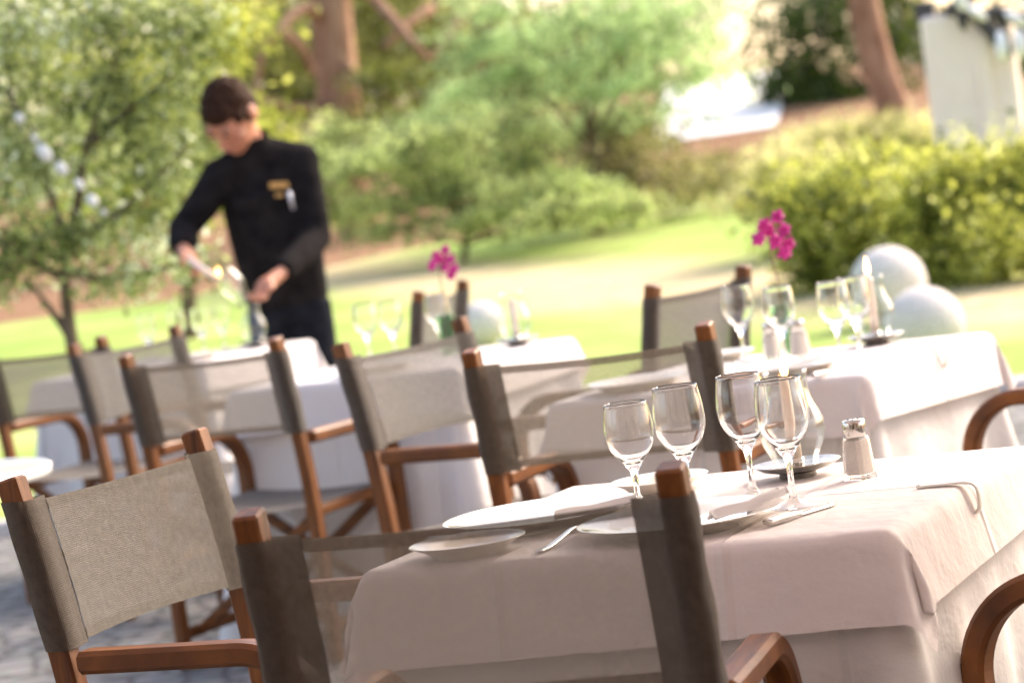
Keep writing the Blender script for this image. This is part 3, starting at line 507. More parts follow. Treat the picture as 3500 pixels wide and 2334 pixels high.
# ------------------------------------------------------------------ chairs
HS = .262; ZT = .935
def uvgrid(name, fn, nu, nv, su, sv, m, parent):
    v = []; uv = []; f = []
    for j in range(nv + 1):
        for i in range(nu + 1):
            v.append(fn(i / nu, j / nv)); uv.append((i / nu * su, j / nv * sv))
    for j in range(nv):
        for i in range(nu):
            q = j * (nu + 1) + i; f.append((q, q + 1, q + nu + 2, q + nu + 1))
    return link(name, v, f, m, parent, True, uv)
def post_y(z):                       # rear post centre line, reclining towards the top
    if z < .42: return -.215
    t = (z - .42) / (ZT - .42); return -.215 - .075 * t ** 1.5
def make_chair(label, group):
    t = empty('director_chair', (0, 0, 0), 0, label, 'chair', group)
    for s in (-1, 1):
        mb = MB(); zs = [0.004, .2, .42, .52, .62, .70, .78, .86, ZT - .004]
        mb.add(*bar([(s * HS, post_y(z), z) for z in zs], .034, .040, (1, 0, 0), .004)); mb.build('rear_leg', M_wood_v, t, smooth=False)
        arm = [(s * (HS + .004), -.195, .642), (s * (HS + .006), -.05, .642), (s * (HS + .006), .09, .642)]
        for k in range(1, 17):
            a = math.pi / 2 * k / 16; arm.append((s * (HS + .006), .09 + .135 * math.sin(a), .642 - .135 * (1 - math.cos(a))))
        arm += [(s * (HS + .006), .222, .30), (s * (HS + .006), .215, .004)]
        mb = MB(); mb.add(*bar(arm, .046, .036, (1, 0, 0), .007)); mb.build('armrest', M_wood_arm, t, smooth=False)
        mb = MB(); mb.add(*bar([(s * (HS - .03), -.20, .425), (s * (HS - .03), .235, .435)], .026, .032, (1, 0, 0), .005)); mb.build('seat_rail', M_wood_h, t, smooth=False)
        mb = MB(); mb.add(*bar([(s * HS, -.195, .10), (s * (HS + .002), .20, .10)], .024, .034, (1, 0, 0), .004)); mb.build('side_stretcher', M_wood_h, t, smooth=False)
    for y, d in ((-.17, 0), (-.145, 1), (.165, 0), (.19, 1)):
        s = 1 if d else -1
        mb = MB(); mb.add(*bar([(-s * (HS - .02), y, .10), (0, y, .26), (s * (HS - .03), y, .425)], .020, .032, (0, 1, 0), .003)); mb.build('cross_brace', M_wood_x, t, smooth=False)
    z0, z1 = .668, .893; xi = HS - .055
    def back(u, v):
        x = (u * 2 - 1) * xi; z = z0 + (z1 - z0) * v; sag = .016 * (1 - (x / xi) ** 2)
        return (x, post_y(z) + .012 - sag * (.8 + .4 * math.sin(v * 3.1)), z + .005 * math.sin(u * 3.14) * (v - .5) * -1.5)
    bk = uvgrid('backrest', back, 26, 10, 2 * xi, z1 - z0, M_sling, t)
    for k in (0, 1):
        uvgrid('hem', lambda u, v: tuple(Vector(back(u, (v * .075 if k == 0 else 1 - v * .075))) + Vector((0, -.0022, 0))), 26, 1, 2 * xi, .02, M_hem, bk)
    for s in (-1, 1):                # sleeve looping round the post and stitched to the panel
        prof = [(-.056, .010), (-.030, .017), (-.016, .0235), (.012, .0245), (.0195, .019), (.0205, 0), (.0195, -.019), (.012, -.0245), (-.016, -.0235), (-.030, -.004), (-.056, .0065)]
        v = []; uv = []; f = []; nz = 11
        for j in range(nz + 1):
            z = z0 - .006 + (z1 - z0 + .012) * j / nz; acc = 0
            for i, (dx, dy) in enumerate(prof):
                wv = .0015 * math.sin(z * 55 + i) if 0 < i < len(prof) - 1 else 0
                v.append((s * (HS + dx + wv), post_y(z) + dy, z)); uv.append((acc, z))
                if i < len(prof) - 1: acc += math.dist(prof[i], prof[i + 1])
        k = len(prof)
        for j in range(nz):
            for i in range(k - 1):
                q = j * k + i; f.append((q, q + 1, q + k + 1, q + k))
        link('sleeve', v, f, M_sleeve, bk, True, uv)
    def seat(u, v):
        x = (u * 2 - 1) * (HS - .016); y = -.205 + .435 * v
        return (x, y, .449 + .008 * v - .020 * (1 - (x / (HS - .016)) ** 2) * (.7 + .3 * math.sin(v * 3.1)))
    uvgrid('seat', seat, 20, 12, .5, .43, M_hem, t)
    return t
G_CH = 'teak and taupe mesh director chairs around the tables'
chB = make_chair('nearest director chair, back to the viewer, in front of the near table', G_CH)
chB.location = (-.017, 3.645, .01); chB.rotation_euler = (0, 0, -.26)
def chair(x, y, rz, label): return dup(chB, (x, y, .01), rz, label, G_CH)
chair(-.425, 4.529, -2.044, 'director chair with pale canvas back left of the near table, turned right')
chair(.258, 6.255, -.37, 'director chair with see-through dark back before the middle right table')
chair(-.04, 7.19, -2.17, 'director chair with light grey canvas back at the left of the middle right table')
chair(.319, 8.34, .973, 'director chair behind the middle right table, taupe back, arms pointing left')
chair(-.737, 8.33, -.52, 'director chair with dark see-through back directly below the waiter')
chair(-1.072, 9.60, -2.17, 'director chair with pale canvas back left of the dark backed chair below the waiter')
chair(-.50, 10.353, 1.276, 'small far director chair under the left pink orchid, right of the waiter')
chair(-1.512, 10.34, -.5, 'leftmost director chair, cut off by the left edge of the photo')
chair(.916, 4.044, .97, 'director chair at lower right, curved arm in front of the near tablecloth')
chair(1.34, 6.565, .97, 'director chair at the right edge, curved arm against the middle right tablecloth')

# ------------------------------------------------------------------ tables and cloths
TH = .752
def drape(seed, rot, ox, oy, Lc=1.032, n=84, steps=150):
    """small cloth simulation: a square top cloth settling over the table, run once per variant"""
    rg = np.random.default_rng(seed); half = .404; pinh = .375
    g = (np.arange(n) / (n - 1) - .5) * Lc; Xg, Yg = np.meshgrid(g, g, indexing='ij')
    c, s = math.cos(rot), math.sin(rot)
    P = np.stack([Xg * c - Yg * s + ox, Xg * s + Yg * c + oy, np.full_like(Xg, TH + .006)], -1)
    P[..., 2] += rg.normal(size=(n, n)) * .0006
    V = np.zeros_like(P); h = Lc / (n - 1); P0 = P.copy()
    anchor = np.stack([np.clip(P0[..., 0], -pinh, pinh), np.clip(P0[..., 1], -pinh, pinh), P0[..., 2]], -1); rest = np.linalg.norm(P0 - anchor, axis=-1)[..., None]
    pin = rest[..., 0] < 1e-6; w = np.where(pin, 0., 1.)[..., None]; dt = 1 / 60
    wind = np.stack([np.zeros((n, n)), np.zeros((n, n)), np.full((n, n), -9.8)], -1)
    ph = rg.uniform(0, 6.28, 4)
    wind[..., 0] += 1.2 * np.sin(P0[..., 1] * 17 + ph[0]) + .8 * np.sin(P0[..., 1] * 31 + ph[1]); wind[..., 1] += 1.2 * np.sin(P0[..., 0] * 15 + ph[2]) + .8 * np.sin(P0[..., 0] * 29 + ph[3])
    def solve(Q, dx, dy, k, par, stp, onx):
        x0, y0 = (par, 0) if onx else (0, par); xs, ys = (stp, 1) if onx else (1, stp)
        if dy < 0: A = (slice(x0, n - dx, xs), slice(-dy + y0, n, ys)); B = (slice(x0 + dx, n, xs), slice(y0, n + dy, ys))
        else: A = (slice(x0, n - dx, xs), slice(y0, n - dy, ys)); B = (slice(x0 + dx, n, xs), slice(y0 + dy, n, ys))
        a, b_ = Q[A], Q[B]; m0 = min(a.shape[0], b_.shape[0]); m1 = min(a.shape[1], b_.shape[1]); a, b_ = a[:m0, :m1], b_[:m0, :m1]
        d = b_ - a; ln = np.linalg.norm(d, axis=-1, keepdims=True) + 1e-9; diff = ln - h * math.hypot(dx, dy)
        if max(dx, abs(dy)) > 1: diff = np.minimum(diff, 0)
        wa, wb = w[A][:m0, :m1], w[B][:m0, :m1]; cor = d / ln * diff * k / np.maximum(wa + wb, 1e-6)
        ca, cb = cor * wa, cor * wb; a += ca; b_ -= cb
    for it in range(steps):
        V += wind * dt * (1 if it < steps * .8 else 0) + np.array([0, 0, -9.8]) * dt * (0 if it < steps * .8 else 1); V *= .95; Q = P + V * dt * w
        for _ in range(5):
            for par in (0, 1):
                solve(Q, 1, 0, 1, par, 2, True); solve(Q, 0, 1, 1, par, 2, False); solve(Q, 1, 1, .5, par, 2, True); solve(Q, 1, -1, .5, par, 2, True)
            for par in range(4): solve(Q, 2, 0, .18, par, 4, True); solve(Q, 0, 2, .18, par, 4, False)
            dv = Q - anchor; ln = np.linalg.norm(dv, axis=-1, keepdims=True) + 1e-9; Q = anchor + dv * np.minimum(1, rest / ln)
            hf = half + .20 * np.clip(TH - Q[..., 2], 0, 1)
            ax, ay = hf - np.abs(Q[..., 0]), hf - np.abs(Q[..., 1]); az = TH + .005 - Q[..., 2]
            ins = (ax > 0) & (ay > 0) & (az > 0)
            m_ = ins & (az <= ax) & (az <= ay); Q[..., 2][m_] = TH + .005
            m2 = ins & ~m_ & (ax <= ay); Q[..., 0][m2] = (np.sign(Q[..., 0]) * hf)[m2]
            m3 = ins & ~m_ & ~m2; Q[..., 1][m3] = (np.sign(Q[..., 1]) * hf)[m3]
        V = (Q - P) / dt; P = Q
    uv = np.stack(np.meshgrid(np.arange(n) / (n - 1), np.arange(n) / (n - 1), indexing='ij'), -1).reshape(-1, 2)
    P[..., 2] += .004
    f = [(i * n + j, (i + 1) * n + j, (i + 1) * n + j + 1, i * n + j + 1) for i in range(n - 1) for j in range(n - 1)]
    return P.reshape(-1, 3), f, uv
def under_cloth(seed):
    rg = np.random.default_rng(seed); half, rc = .392, .03; nP, nT = 560, 22; v = []; uv = []; f = []
    side = 2 * (half - rc); arc = math.pi / 2 * rc; per = 4 * (side + arc)
    fr = [(rg.uniform(5, 9), rg.uniform(0, 6.28), rg.uniform(.3, 1)) for _ in range(4)]
    for j in range(nT + 1):
        t = j / nT
        for i in range(nP):
            s = i / nP * per; k = int(s // (side + arc)); q = s - k * (side + arc)
            if q < side: x, y, nx, ny = -half + rc + q, -half, 0, -1; cd = min(q, side - q) + arc / 2
            else:
                a = (q - side) / arc * math.pi / 2; x, y = half - rc + rc * math.sin(a), -half + rc - rc * math.cos(a); nx, ny = math.sin(a), -math.cos(a); cd = abs(q - side - arc / 2)
            for _ in range(k): x, y, nx, ny = -y, x, -ny, nx
            ph = s / per * 2 * math.pi
            wv = sum(am * math.sin(ph * round(fq) * 2 + p_) for fq, p_, am in fr) / 2.2
            tt = max(0, t - .05) / .95; off = t * .045 + (tt ** 1.2) * .026 * wv + (tt ** 1.1) * (.095 * math.exp(-(cd / .035) ** 2) - .030 * math.exp(-((cd - .10) / .045) ** 2))
            off = max(off, -.02 * t)
            v.append((x + nx * off, y + ny * off, TH - .002 - (TH - .012) * t)); uv.append((s, t * TH))
    for j in range(nT):
        for i in range(nP):
            a, b_ = j * nP + i, j * nP + (i + 1) % nP; f.append((a, b_, b_ + nP, a + nP))
    f.append(tuple(range(nP))[::-1])
    return v, f, uv
D1 = drape(3, R(1.4), -.022, -.004); D2 = drape(9, R(-1.8), -.012, .008)
U1 = under_cloth(4); U2 = under_cloth(11)
meO1 = meU1 = None
TABLES = [((.264, 4.285), .427, D1, U1, 'near table with the four wine glasses'), ((.607, 6.738), .517, D2, U2, 'middle right table by the hedge'), ((-.339, 8.865), .49, D1, U2, 'centre table with the left orchid'), ((-1.319, 11.165), .49, D2, U1, 'far left table in front of the waiter')]
cache = {}
for (c, yaw, D, Uc, where) in TABLES:
    t = empty('dining_table', (c[0], c[1], 0.008), -yaw, 'cloth covered ' + where, 'table', 'square dining tables')
    mb = MB(); mb.add(*bar([(-.38, 0, TH - .026), (.38, 0, TH - .026)], .76, .036, (0, 1, 0), .006)); mb.build('tabletop', M_wood_h, t, smooth=False)
    for sx in (-1, 1):
        for sy in (-1, 1):
            mb = MB(); mb.add(*bar([(sx * .34, sy * .34, 0), (sx * .34, sy * .34, TH - .045)], .05, .05, (1, 0, 0), .005)); mb.build('leg', M_wood_v, t, smooth=False)
    for key, (V_, F_c, UV), nm, m_, lb, cat, grp, sub in ((id(D), D, 'top_cloth', M_over, 'square white top cloth on ', 'tablecloth', 'square white top cloths', 1), (id(Uc), Uc, 'floor_cloth', M_under, 'floor length white cloth hanging under ', 'tablecloth', 'floor length white cloths', 0)):
        if key in cache:
            o = cache[key].copy(); COL.objects.link(o)
        else:
            o = link(nm, V_, F_c, m_, None, True, UV, sub=sub); cache[key] = o
        o.location = (c[0], c[1], .008); o.rotation_euler = (0, 0, -yaw); tag(o, lb + where, cat, grp)
TZ = TH + .008 + .0095          # height of the cloth surface
def loc(ti, x, y):
    (c, yaw) = TABLES[ti][:2]; return (c[0] + x * math.cos(yaw) + y * math.sin(yaw), c[1] - x * math.sin(yaw) + y * math.cos(yaw))

# ------------------------------------------------------------------ glassware
def glass_profile(h, rb, rrim, rfoot, bowl):
    st = h - bowl; o = [(0.0005, .0), (rfoot, .0), (rfoot, .0018), (rfoot * .62, .0045), (.010, .009), (.0052, .018), (.0042, st * .55), (.0048, st * .86), (.008, st * .97)]
    ctrl = [(.13, .50), (.27, .83), (.43, .985), (.55, 1.0), (.72, .965), (.87, .90)]
    for u, k in ctrl: o.append((rb * k, st + bowl * u * .985))
    o.append((rrim, h)); t = .0011; inner = [(rrim - t, h)]
    for u, k in ctrl[::-1]: inner.append((rb * k - t, st + bowl * u * .985 + (.0012 if u < .3 else 0)))
    inner += [(rb * .26, st + bowl * .075), (.0005, st + bowl * .055)]
    return o + inner
gp_big = glass_profile(.190, .0395, .0335, .036, .112); gp_small = glass_profile(.170, .0385, .0325, .034, .100)
G_GL = 'stemmed wine glasses on the tables'
def wine(ti, xy, label, big=True, world=None):
    x, y = world if world else loc(ti, *xy)
    key = 'big' if big else 'small'
    if key in cache: o = cache[key].copy(); COL.objects.link(o)
    else:
        v, f = lathe(gp_big if big else gp_small, 56); o = link('wine_glass', v, f, M_glass); cache[key] = o
        s = o.modifiers.new('subdivision', 'SUBSURF'); s.levels = s.render_levels = 1
    o.location = (x, y, TZ); o.rotation_euler = (0, 0, random.random() * 3); return tag(o, label, 'wine glass', G_GL)
wine(0, (-.105, -.03), 'leftmost and smallest wine glass of the row on the near table', False)
wine(0, (-.012, -.055), 'wine glass second from the left on the near table, stem behind the chair post')
wine(0, (.058, .030), 'wine glass third from the left on the near table, left of the lit candle')
wine(0, (.170, -.112), 'rightmost wine glass of the near table, standing in front of the lit candle, foot visible')
for (x, y, lb) in [(.56, 6.99, 'leftmost wine glass on the middle right table, beside the chair back'), (.63, 6.68, 'wine glass in front of the green orchid vase on the middle right table'), (.745, 6.56, 'left glass of the close pair beside the candle on the middle right table'), (.80, 6.63, 'right glass of the close pair beside the candle on the middle right table'),
                   (-.46, 9.20, 'leftmost of two blurred glasses on the centre table beside the far small chair'), (-.375, 9.14, 'second of two blurred glasses on the centre table beside the far small chair'), (-.225, 9.13, 'blurred glass below the left pink orchid on the centre table'),
                   (-1.42, 11.25, 'leftmost blurred glass on the far table before the waiter'), (-1.31, 11.33, 'second blurred glass from the left on the far table before the waiter'), (-1.20, 11.20, 'third blurred glass from the left on the far table before the waiter'), (-1.13, 11.30, 'blurred glass just left of the glass chimney on the far table')]:
    wine(1, None, lb, True, (x, y))

def chimney_prof():
    o = [(.034, 0), (.036, .006), (.0385, .020), (.0475, .038), (.0525, .056), (.0515, .074), (.0455, .090), (.0385, .105), (.0345, .120), (.0335, .133), (.0345, .146), (.0362, .154)]
    t = .0022; return o + [(r - t, z) for r, z in o[::-1]] + [o[0]]
def flame_parts(parent, x, y, z, s=1.0):
    mb = MB(); mb.add(*tube([(x, y, z), (x + .001, y, z + .009 * s)], .0011, 6)); w = mb.build('wick', M_wick, parent)
    v, f = lathe([(.0003, 0), (.0040 * s, .006 * s), (.0052 * s, .012 * s), (.0046 * s, .019 * s), (.0024 * s, .029 * s), (.0003, .038 * s)], 14, (x, y, z + .004 * s)); link('flame', v, f, M_flame, parent)
def candle_lamp(x, y, label, lit=True, z=TZ, hc=.136, fs=1.25):
    t = empty('candle_lamp', (x, y, z), .4, label, 'candle lamp', 'candle lamps with glass chimneys')
    v, f = lathe([(.0005, 0), (.028, 0), (.030, .002), (.029, .008), (.036, .011), (.055, .015), (.069, .023), (.0705, .0245), (.069, .0255), (.053, .018), (.034, .0145), (.0005, .0135)], 48); link('saucer', v, f, M_dsteel, t)
    v, f = lathe(chimney_prof(), 56, (0, 0, .0155), flute=.012); link('chimney', v, f, M_fluted, t)
    if lit:
        mb = MB(); v, f = lathe([(.013, 0), (.013, .018), (.0115, .018), (.0115, .002), (.0005, .002)], 20, (0, 0, .014)); mb.add(v, f); mb.build('candle_cup', M_steel, t)
        v, f = lathe([(.0005, 0), (.0105, 0), (.0105, hc * .5), (.0098, hc * .93), (.0085, hc), (.0005, hc - .002)], 24, (0, 0, .0165)); cd = link('candle', v, f, M_wax, t)
        if fs: flame_parts(cd, 0, 0, .0165 + hc - .002, fs)
    return t
candle_lamp(*loc(0, .062, .232), 'lit candle in a glass chimney on a silver saucer on the near table')
candle_lamp(.881, 6.947, 'lit candle in a glass chimney on the middle right table by the stone balls', hc=.150)
candle_lamp(.017, 8.93, 'unlit blurred candle lamp at the right of the centre table', True, hc=.13, fs=0)
candle_lamp(-1.0, 11.22, 'open candle lamp on the far table under the hand of the waiter', False)

# salt and pepper
def shaker(x, y, rz, label, filling, z=TZ):
    t = empty('shaker', (x, y, z), rz, label, 'shaker', 'square glass salt and pepper shakers')
    def sq(prof, c=.004):
        v = []; f = []
        for r, zz in prof:
            c_ = min(c, r * .4)
            for sx, sy in ((1, 1), (-1, 1), (-1, -1), (1, -1)):
                pts = [(r, r - c_), (r - c_, r)]
                if (sx, sy) in ((-1, 1), (1, -1)): pts = pts[::-1]
                for px, py in pts: v.append((sx * px, sy * py, zz))
        for i in range(len(prof) - 1):
            for k in range(8): f.append((i * 8 + k, i * 8 + (k + 1) % 8, (i + 1) * 8 + (k + 1) % 8, (i + 1) * 8 + k))
        f.append(tuple(range(7, -1, -1))); n = (len(prof) - 1) * 8; f.append(tuple(range(n, n + 8))); return v, f
    v, f = sq([(.0195, 0), (.0200, .002), (.0168, .060), (.0155, .064), (.0140, .066)]); link('bottle', v, f, M_glass, t, smooth=False)
    v, f = sq([(.0140, .008), (.0152, .010), (.0138, .052), (.0128, .060)]); link('filling', v, f, filling, t, smooth=False)
    v, f = lathe([(.0005, .0645), (.0168, .0645), (.0178, .066), (.0178, .089), (.0165, .0915), (.0005, .0922)], 32); cp = link('cap', v, f, M_chrome, t)
    mb = MB()
    for k in range(6): mb.add(*tube([(.009 * math.cos(k * 1.047), .009 * math.sin(k * 1.047), .0918), (.009 * math.cos(k * 1.047), .009 * math.sin(k * 1.047), .0926)], .0011, 6))
    mb.build('holes', M_wick, cp); return t
shaker(*loc(0, .190, .150), -.75, 'salt shaker with a chrome cap standing right of the candle on the near table', M_salt)
shaker(.625, 6.93, -.5, 'left one of the two blurred shakers on the middle right table', M_salt)
shaker(.685, 6.86, -.9, 'right one of the two blurred shakers on the middle right table', M_salt)

# ------------------------------------------------------------------ plates and cutlery
def plate(x, y, r, h, label, z=TZ, name='dinner_plate'):
    pr = [(.0005, .003), (r * .52, .003), (r * .56, 0), (r * .60, 0), (r * .62, .004), (r * .74, h * .55), (r * .985, h * .93), (r, h), (r * .99, h * 1.05), (r * .74, h * .68), (r * .62, h * .32), (r * .55, .0065), (.0005, .006)]
    v, f = lathe(pr, 72); o = link(name, v, f, M_china); o.location = (x, y, z); s = o.modifiers.new('subdivision', 'SUBSURF'); s.levels = s.render_levels = 1
    return tag(o, label, 'plate', 'cream china plates on the tables')
plate(*loc(0, -.245, -.075), .155, .023, 'large cream dinner plate at the left side of the near table')
plate(*loc(0, .045, -.248), .150, .023, 'large cream dinner plate at the front of the near table, crossed by the chair post')
plate(*loc(0, -.258, -.322), .086, .022, 'small cream bread plate at the front left corner of the near table', name='bread_plate')
plate(*loc(0, -.165, .215), .080, .022, 'small cream bread plate at the far left of the near table', name='bread_plate')
plate(.275, 6.62, .125, .024, 'blurred cream plate at the left corner of the middle right table')
plate(.62, 6.42, .125, .024, 'blurred cream plate at the front of the middle right table')
plate(.52, 7.12, .08, .022, 'small blurred bread plate behind the leftmost glass of the middle right table', name='bread_plate')
plate(*loc(2, .04, -.24), .125, .024, 'blurred cream plate at the front of the centre table')
plate(*loc(3, .22, -.2), .125, .024, 'blurred cream plate at the front right of the far table')
def frame2(a, b_):
    a, b_ = Vector((*a, 0)), Vector((*b_, 0)); return a, (b_ - a).length, math.atan2(b_.y - a.y, b_.x - a.x)
def knife(a, b_, label, z=TZ):
    a, ln, an = frame2(a, b_); t = empty('table_knife', (a.x, a.y, z), an, label, 'knife', 'knives on the tables')
    k = ln / .215
    pts = [(0, 0, .008), (.006 * k, 0, .0085), (.04 * k, 0, .0085), (.085 * k, 0, .007), (.095 * k, 0, .006)]
    mb = MB(); mb.add(*tube(smooth_path(pts, 4), [.003, .0068, .0080, .0085, .0088, .0088, .0086, .0083, .0080, .0077, .0073, .0068, .0062, .0056, .005, .0055, .0045], 14, .62)); mb.build('handle', M_steel, t)
    n = 12; v = []; f = []
    for i in range(n + 1):
        u = i / n; x = (.095 + .12 * u) * k; w0 = .0085 * (1 - max(0, (u - .72) / .28) ** 2 * .95); w1 = .0075
        v += [(x, w1, .0055), (x, w1, .0035), (x, w1 - .001 - w0 - .006 * math.sin(min(1, u * 1.2) * 1.5) * (1 - max(0, (u - .75) / .25) ** 2), .0030), (x, w1 - .001 - w0 * .5, .0052)]
    for i in range(n):
        for q in range(4): f.append((i * 4 + q, i * 4 + (q + 1) % 4, (i + 1) * 4 + (q + 1) % 4, (i + 1) * 4 + q))
    f += [(3, 2, 1, 0), (n * 4, n * 4 + 1, n * 4 + 2, n * 4 + 3)]
    link('blade', v, f, M_steel, t); return t
def fork(a, b_, label, z=TZ, tilt=0):
    a, ln, an = frame2(a, b_); t = empty('table_fork', (a.x, a.y, z), an, label, 'fork', 'forks on the tables'); k = ln / .20; t.rotation_euler = (0, -tilt, an)
    mb = MB(); c = [(0, 0, .004), (.03 * k, 0, .004), (.07 * k, 0, .009), (.115 * k, 0, .016), (.135 * k, 0, .017)]
    mb.add(*bar(smooth_path(c, 4), .013, .0035, (0, 1, 0), .001, w2=.006)); mb.build('handle', M_steel, t)
    mb = MB(); hp = [(.133 * k, 0, .017), (.145 * k, 0, .0155), (.158 * k, 0, .012)]; mb.add(*bar(smooth_path(hp, 3), .012, .0025, (0, 1, 0), .0006, w2=.023))
    for q in (-1.5, -.5, .5, 1.5): mb.add(*bar(smooth_path([(.157 * k, q * .006, .0122), (.178 * k, q * .006, .007), (.20 * k, q * .0058, .0045)], 3), .0031, .0022, (0, 1, 0), .0006, w2=.0016))
    mb.build('tines', M_steel, t); return t
knife(loc(0, .192, -.300), loc(0, .240, -.120), 'steel knife lying right of the rightmost glass on the near table')
knife(loc(0, -.385, -.195), loc(0, -.20, -.185), 'steel knife poking out behind the small bread plate at the near table left corner')
fork(loc(0, -.125, -.372), loc(0, -.115, -.185), 'steel fork resting tines down beside the front left bread plate')
fork(loc(0, -.375, .118), loc(0, -.20, .112), 'steel fork beyond the left dinner plate on the near table')
knife((.641, 6.225), (.745, 6.40), 'blurred steel knife at the front edge of the middle right table')
def napkin(ti, x, y, rz, label, world=None):
    px, py = world if world else loc(ti, x, y); n1, n2 = 26, 10; v = []; f = []
    def P(u, w_, top):
        X = (u - .5) * .13; Y = (w_ - .5) * (.024 + .010 * u); z = .002 * math.sin(u * 9) * (1 - u) + .006 * u ** 2 + (.004 * math.cos((w_ - .5) * 9 + u * 3))
        return (X, Y, z + (.006 if top else .0) * (1 - (2 * w_ - 1) ** 4) + .004)
    for top in (0, 1):
        for i in range(n1 + 1):
            for j in range(n2 + 1): v.append(P(i / n1, j / n2, top))
    m_ = (n1 + 1) * (n2 + 1)
    for top in (0, 1):
        for i in range(n1):
            for j in range(n2):
                q = top * m_ + i * (n2 + 1) + j; a = (q, q + n2 + 1, q + n2 + 2, q + 1); f.append(a if top else a[::-1])
    for i in range(n1): f.append((i * (n2 + 1), m_ + i * (n2 + 1), m_ + (i + 1) * (n2 + 1), (i + 1) * (n2 + 1))); q = i * (n2 + 1) + n2; f.append((q, q + n2 + 1, m_ + q + n2 + 1, m_ + q))
    for j in range(n2): f.append((j, j + 1, m_ + j + 1, m_ + j)); q = n1 * (n2 + 1) + j; f.append((q, m_ + q, m_ + q + 1, q + 1))
    o = link('napkin', v, f, M_under); o.location = (px, py, TZ + .0125); o.rotation_euler = (0, R(-3), rz); return tag(o, label, 'napkin', 'folded white napkins on dinner plates')
napkin(0, -.155, -.075, -.20, 'folded white napkin on the left dinner plate of the near table')
napkin(0, .125, -.185, .55, 'folded white napkin on the front dinner plate of the near table')
napkin(1, 0, 0, .3, 'folded white napkin on the front plate of the middle right table', world=(.62, 6.42))

def clip(ti, x, y, label):
    px, py = loc(ti, x, y); yaw = TABLES[ti][1]; t = empty('tablecloth_clip', (px, py, TZ), -yaw, label, 'clip', 'clear clips on the right table edges')
    pth = smooth_path([(-.066, 0, .0035), (-.03, 0, .004), (.004, 0, .004), (.018, 0, -.002), (.021, 0, -.018), (.018, 0, -.036), (.004, 0, -.044), (-.012, 0, -.041)], 5)
    mb = MB(); mb.add(*bar(pth, .022, .0035, (0, 1, 0), .0008)); mb.build('spring_band', M_clip, t)
    mb = MB(); mb.add(*tube([(-.066, -.010, .004), (-.066, .010, .004)], .003, 8)); mb.build('lip', M_clip, t); return t
clip(0, .398, -.02, 'clear plastic clip pinching the cloth on the right edge of the near table')
clip(1, .398, .03, 'clear plastic clip pinching the cloth on the right edge of the middle right table')

# ------------------------------------------------------------------ orchids
def vase_orchid(x, y, zf, lean, lbv, lbo, s=1.0):
    v, f = lathe([(.0005, 0), (.024, 0), (.026, .004), (.0245, .05), (.029, .12), (.0305, .125), (.0285, .125), (.0225, .05), (.021, .008), (.0005, .007)], 32)
    o = link('bud_vase', v, f, M_green_glass); o.location = (x, y, TZ); tag(o, lbv, 'vase', 'green glass bud vases')
    t = empty('orchid', (x, y, TZ + .01), 0, lbo, 'orchid', 'magenta orchids in bud vases')
    H = zf - TZ - .01; sp = smooth_path([(0, 0, 0), (lean * .1, .002, H * .35), (lean * .25 + .006, 0, H * .6), (lean * .6 - .003, -.004, H * .85), (lean, 0, H), (lean + .03 * s, -.01, H + .05)], 5)
    mb = MB(); mb.add(*tube(sp, .0020, 6)); mb.build('stem', M_stem, t)
    mb = MB()
    for a in range(2): mb.add(*tube(smooth_path([(0, 0, .03), (.008 * (1 - 2 * a), .004, .08), (.014 * (1 - 2 * a), .006, .118)], 4), [.004, .006, .008, .010, .011, .010, .008, .006, .003], 8, .25))
    mb.build('leaf', M_dgreen, t)
    rg = np.random.default_rng(int(abs(x) * 1000))
    for k, (fx, fz) in enumerate([(-.012, .045), (.022, .06), (.035, .025), (-.03, .012), (.012, .0), (.044, -.012), (.03, -.032), (0.0, .028)]):
        c = Vector((lean + fx * s, rg.uniform(-.02, .02), H + fz * s)); mb = MB(); tilt = rg.uniform(-.6, .6)
        for q in range(5):
            a = q * 1.2566 + tilt; L_ = (.024 if q % 2 else .020) * s; d = Vector((math.cos(a), -.35 + .3 * rg.uniform(-1, 1), math.sin(a))).normalized(); e = d.cross(Vector((0, 1, 0))).normalized()
            vv = []
            for u in range(5):
                w_ = [.15, .8, 1, .75, .08][u] * .0085 * s; p = c + d * L_ * u / 4 + Vector((0, -.004 * math.sin(u), 0)); vv += [p - e * w_, p + Vector((0, .0022, 0)), p + e * w_, p - Vector((0, .0008, 0))]
            ff = [(u * 4 + i, u * 4 + (i + 1) % 4, u * 4 + 4 + (i + 1) % 4, u * 4 + 4 + i) for u in range(4) for i in range(4)]; mb.add(vv, ff)
        mb.add(*ball(c + Vector((0, -.004, 0)), (.004, .006, .004), 8, 6)); mb.build('flower', M_petal, t)
vase_orchid(.665, 7.03, 1.050, .0, 'green glass bud vase on the middle right table', 'magenta orchid spray on the middle right table in front of the hedge', 1.0)
vase_orchid(-.20, 8.98, 1.045, .012, 'green glass bud vase on the centre table before the far small chair', 'smaller blurred magenta orchid spray on the centre table', .9)

# ------------------------------------------------------------------ round side table
t = empty('round_side_table', (-1.62, 6.95, .008), 0, 'round pale green table cut off by the left edge above the pale canvas chair', 'side table')
v, f = lathe([(.0005, .738), (.44, .738), (.445, .742), (.445, .750), (.44, .7515), (.0005, .7515)], 72); link('tabletop', v, f, M_tabletop, t)
v, f = lathe([(.440, .728), (.458, .730), (.460, .752), (.452, .757), (.4462, .752), (.4462, .732), (.440, .728)], 72); link('rim', v, f, M_white_rim, t)
mb = MB(); mb.add(*tube([(0, 0, .02), (0, 0, .738)], .03, 16)); mb.build('pedestal', M_white_rim, t)
v, f = lathe([(.0005, 0), (.22, 0), (.22, .012), (.05, .03), (.0005, .03)], 40); link('base', v, f, M_white_rim, t)

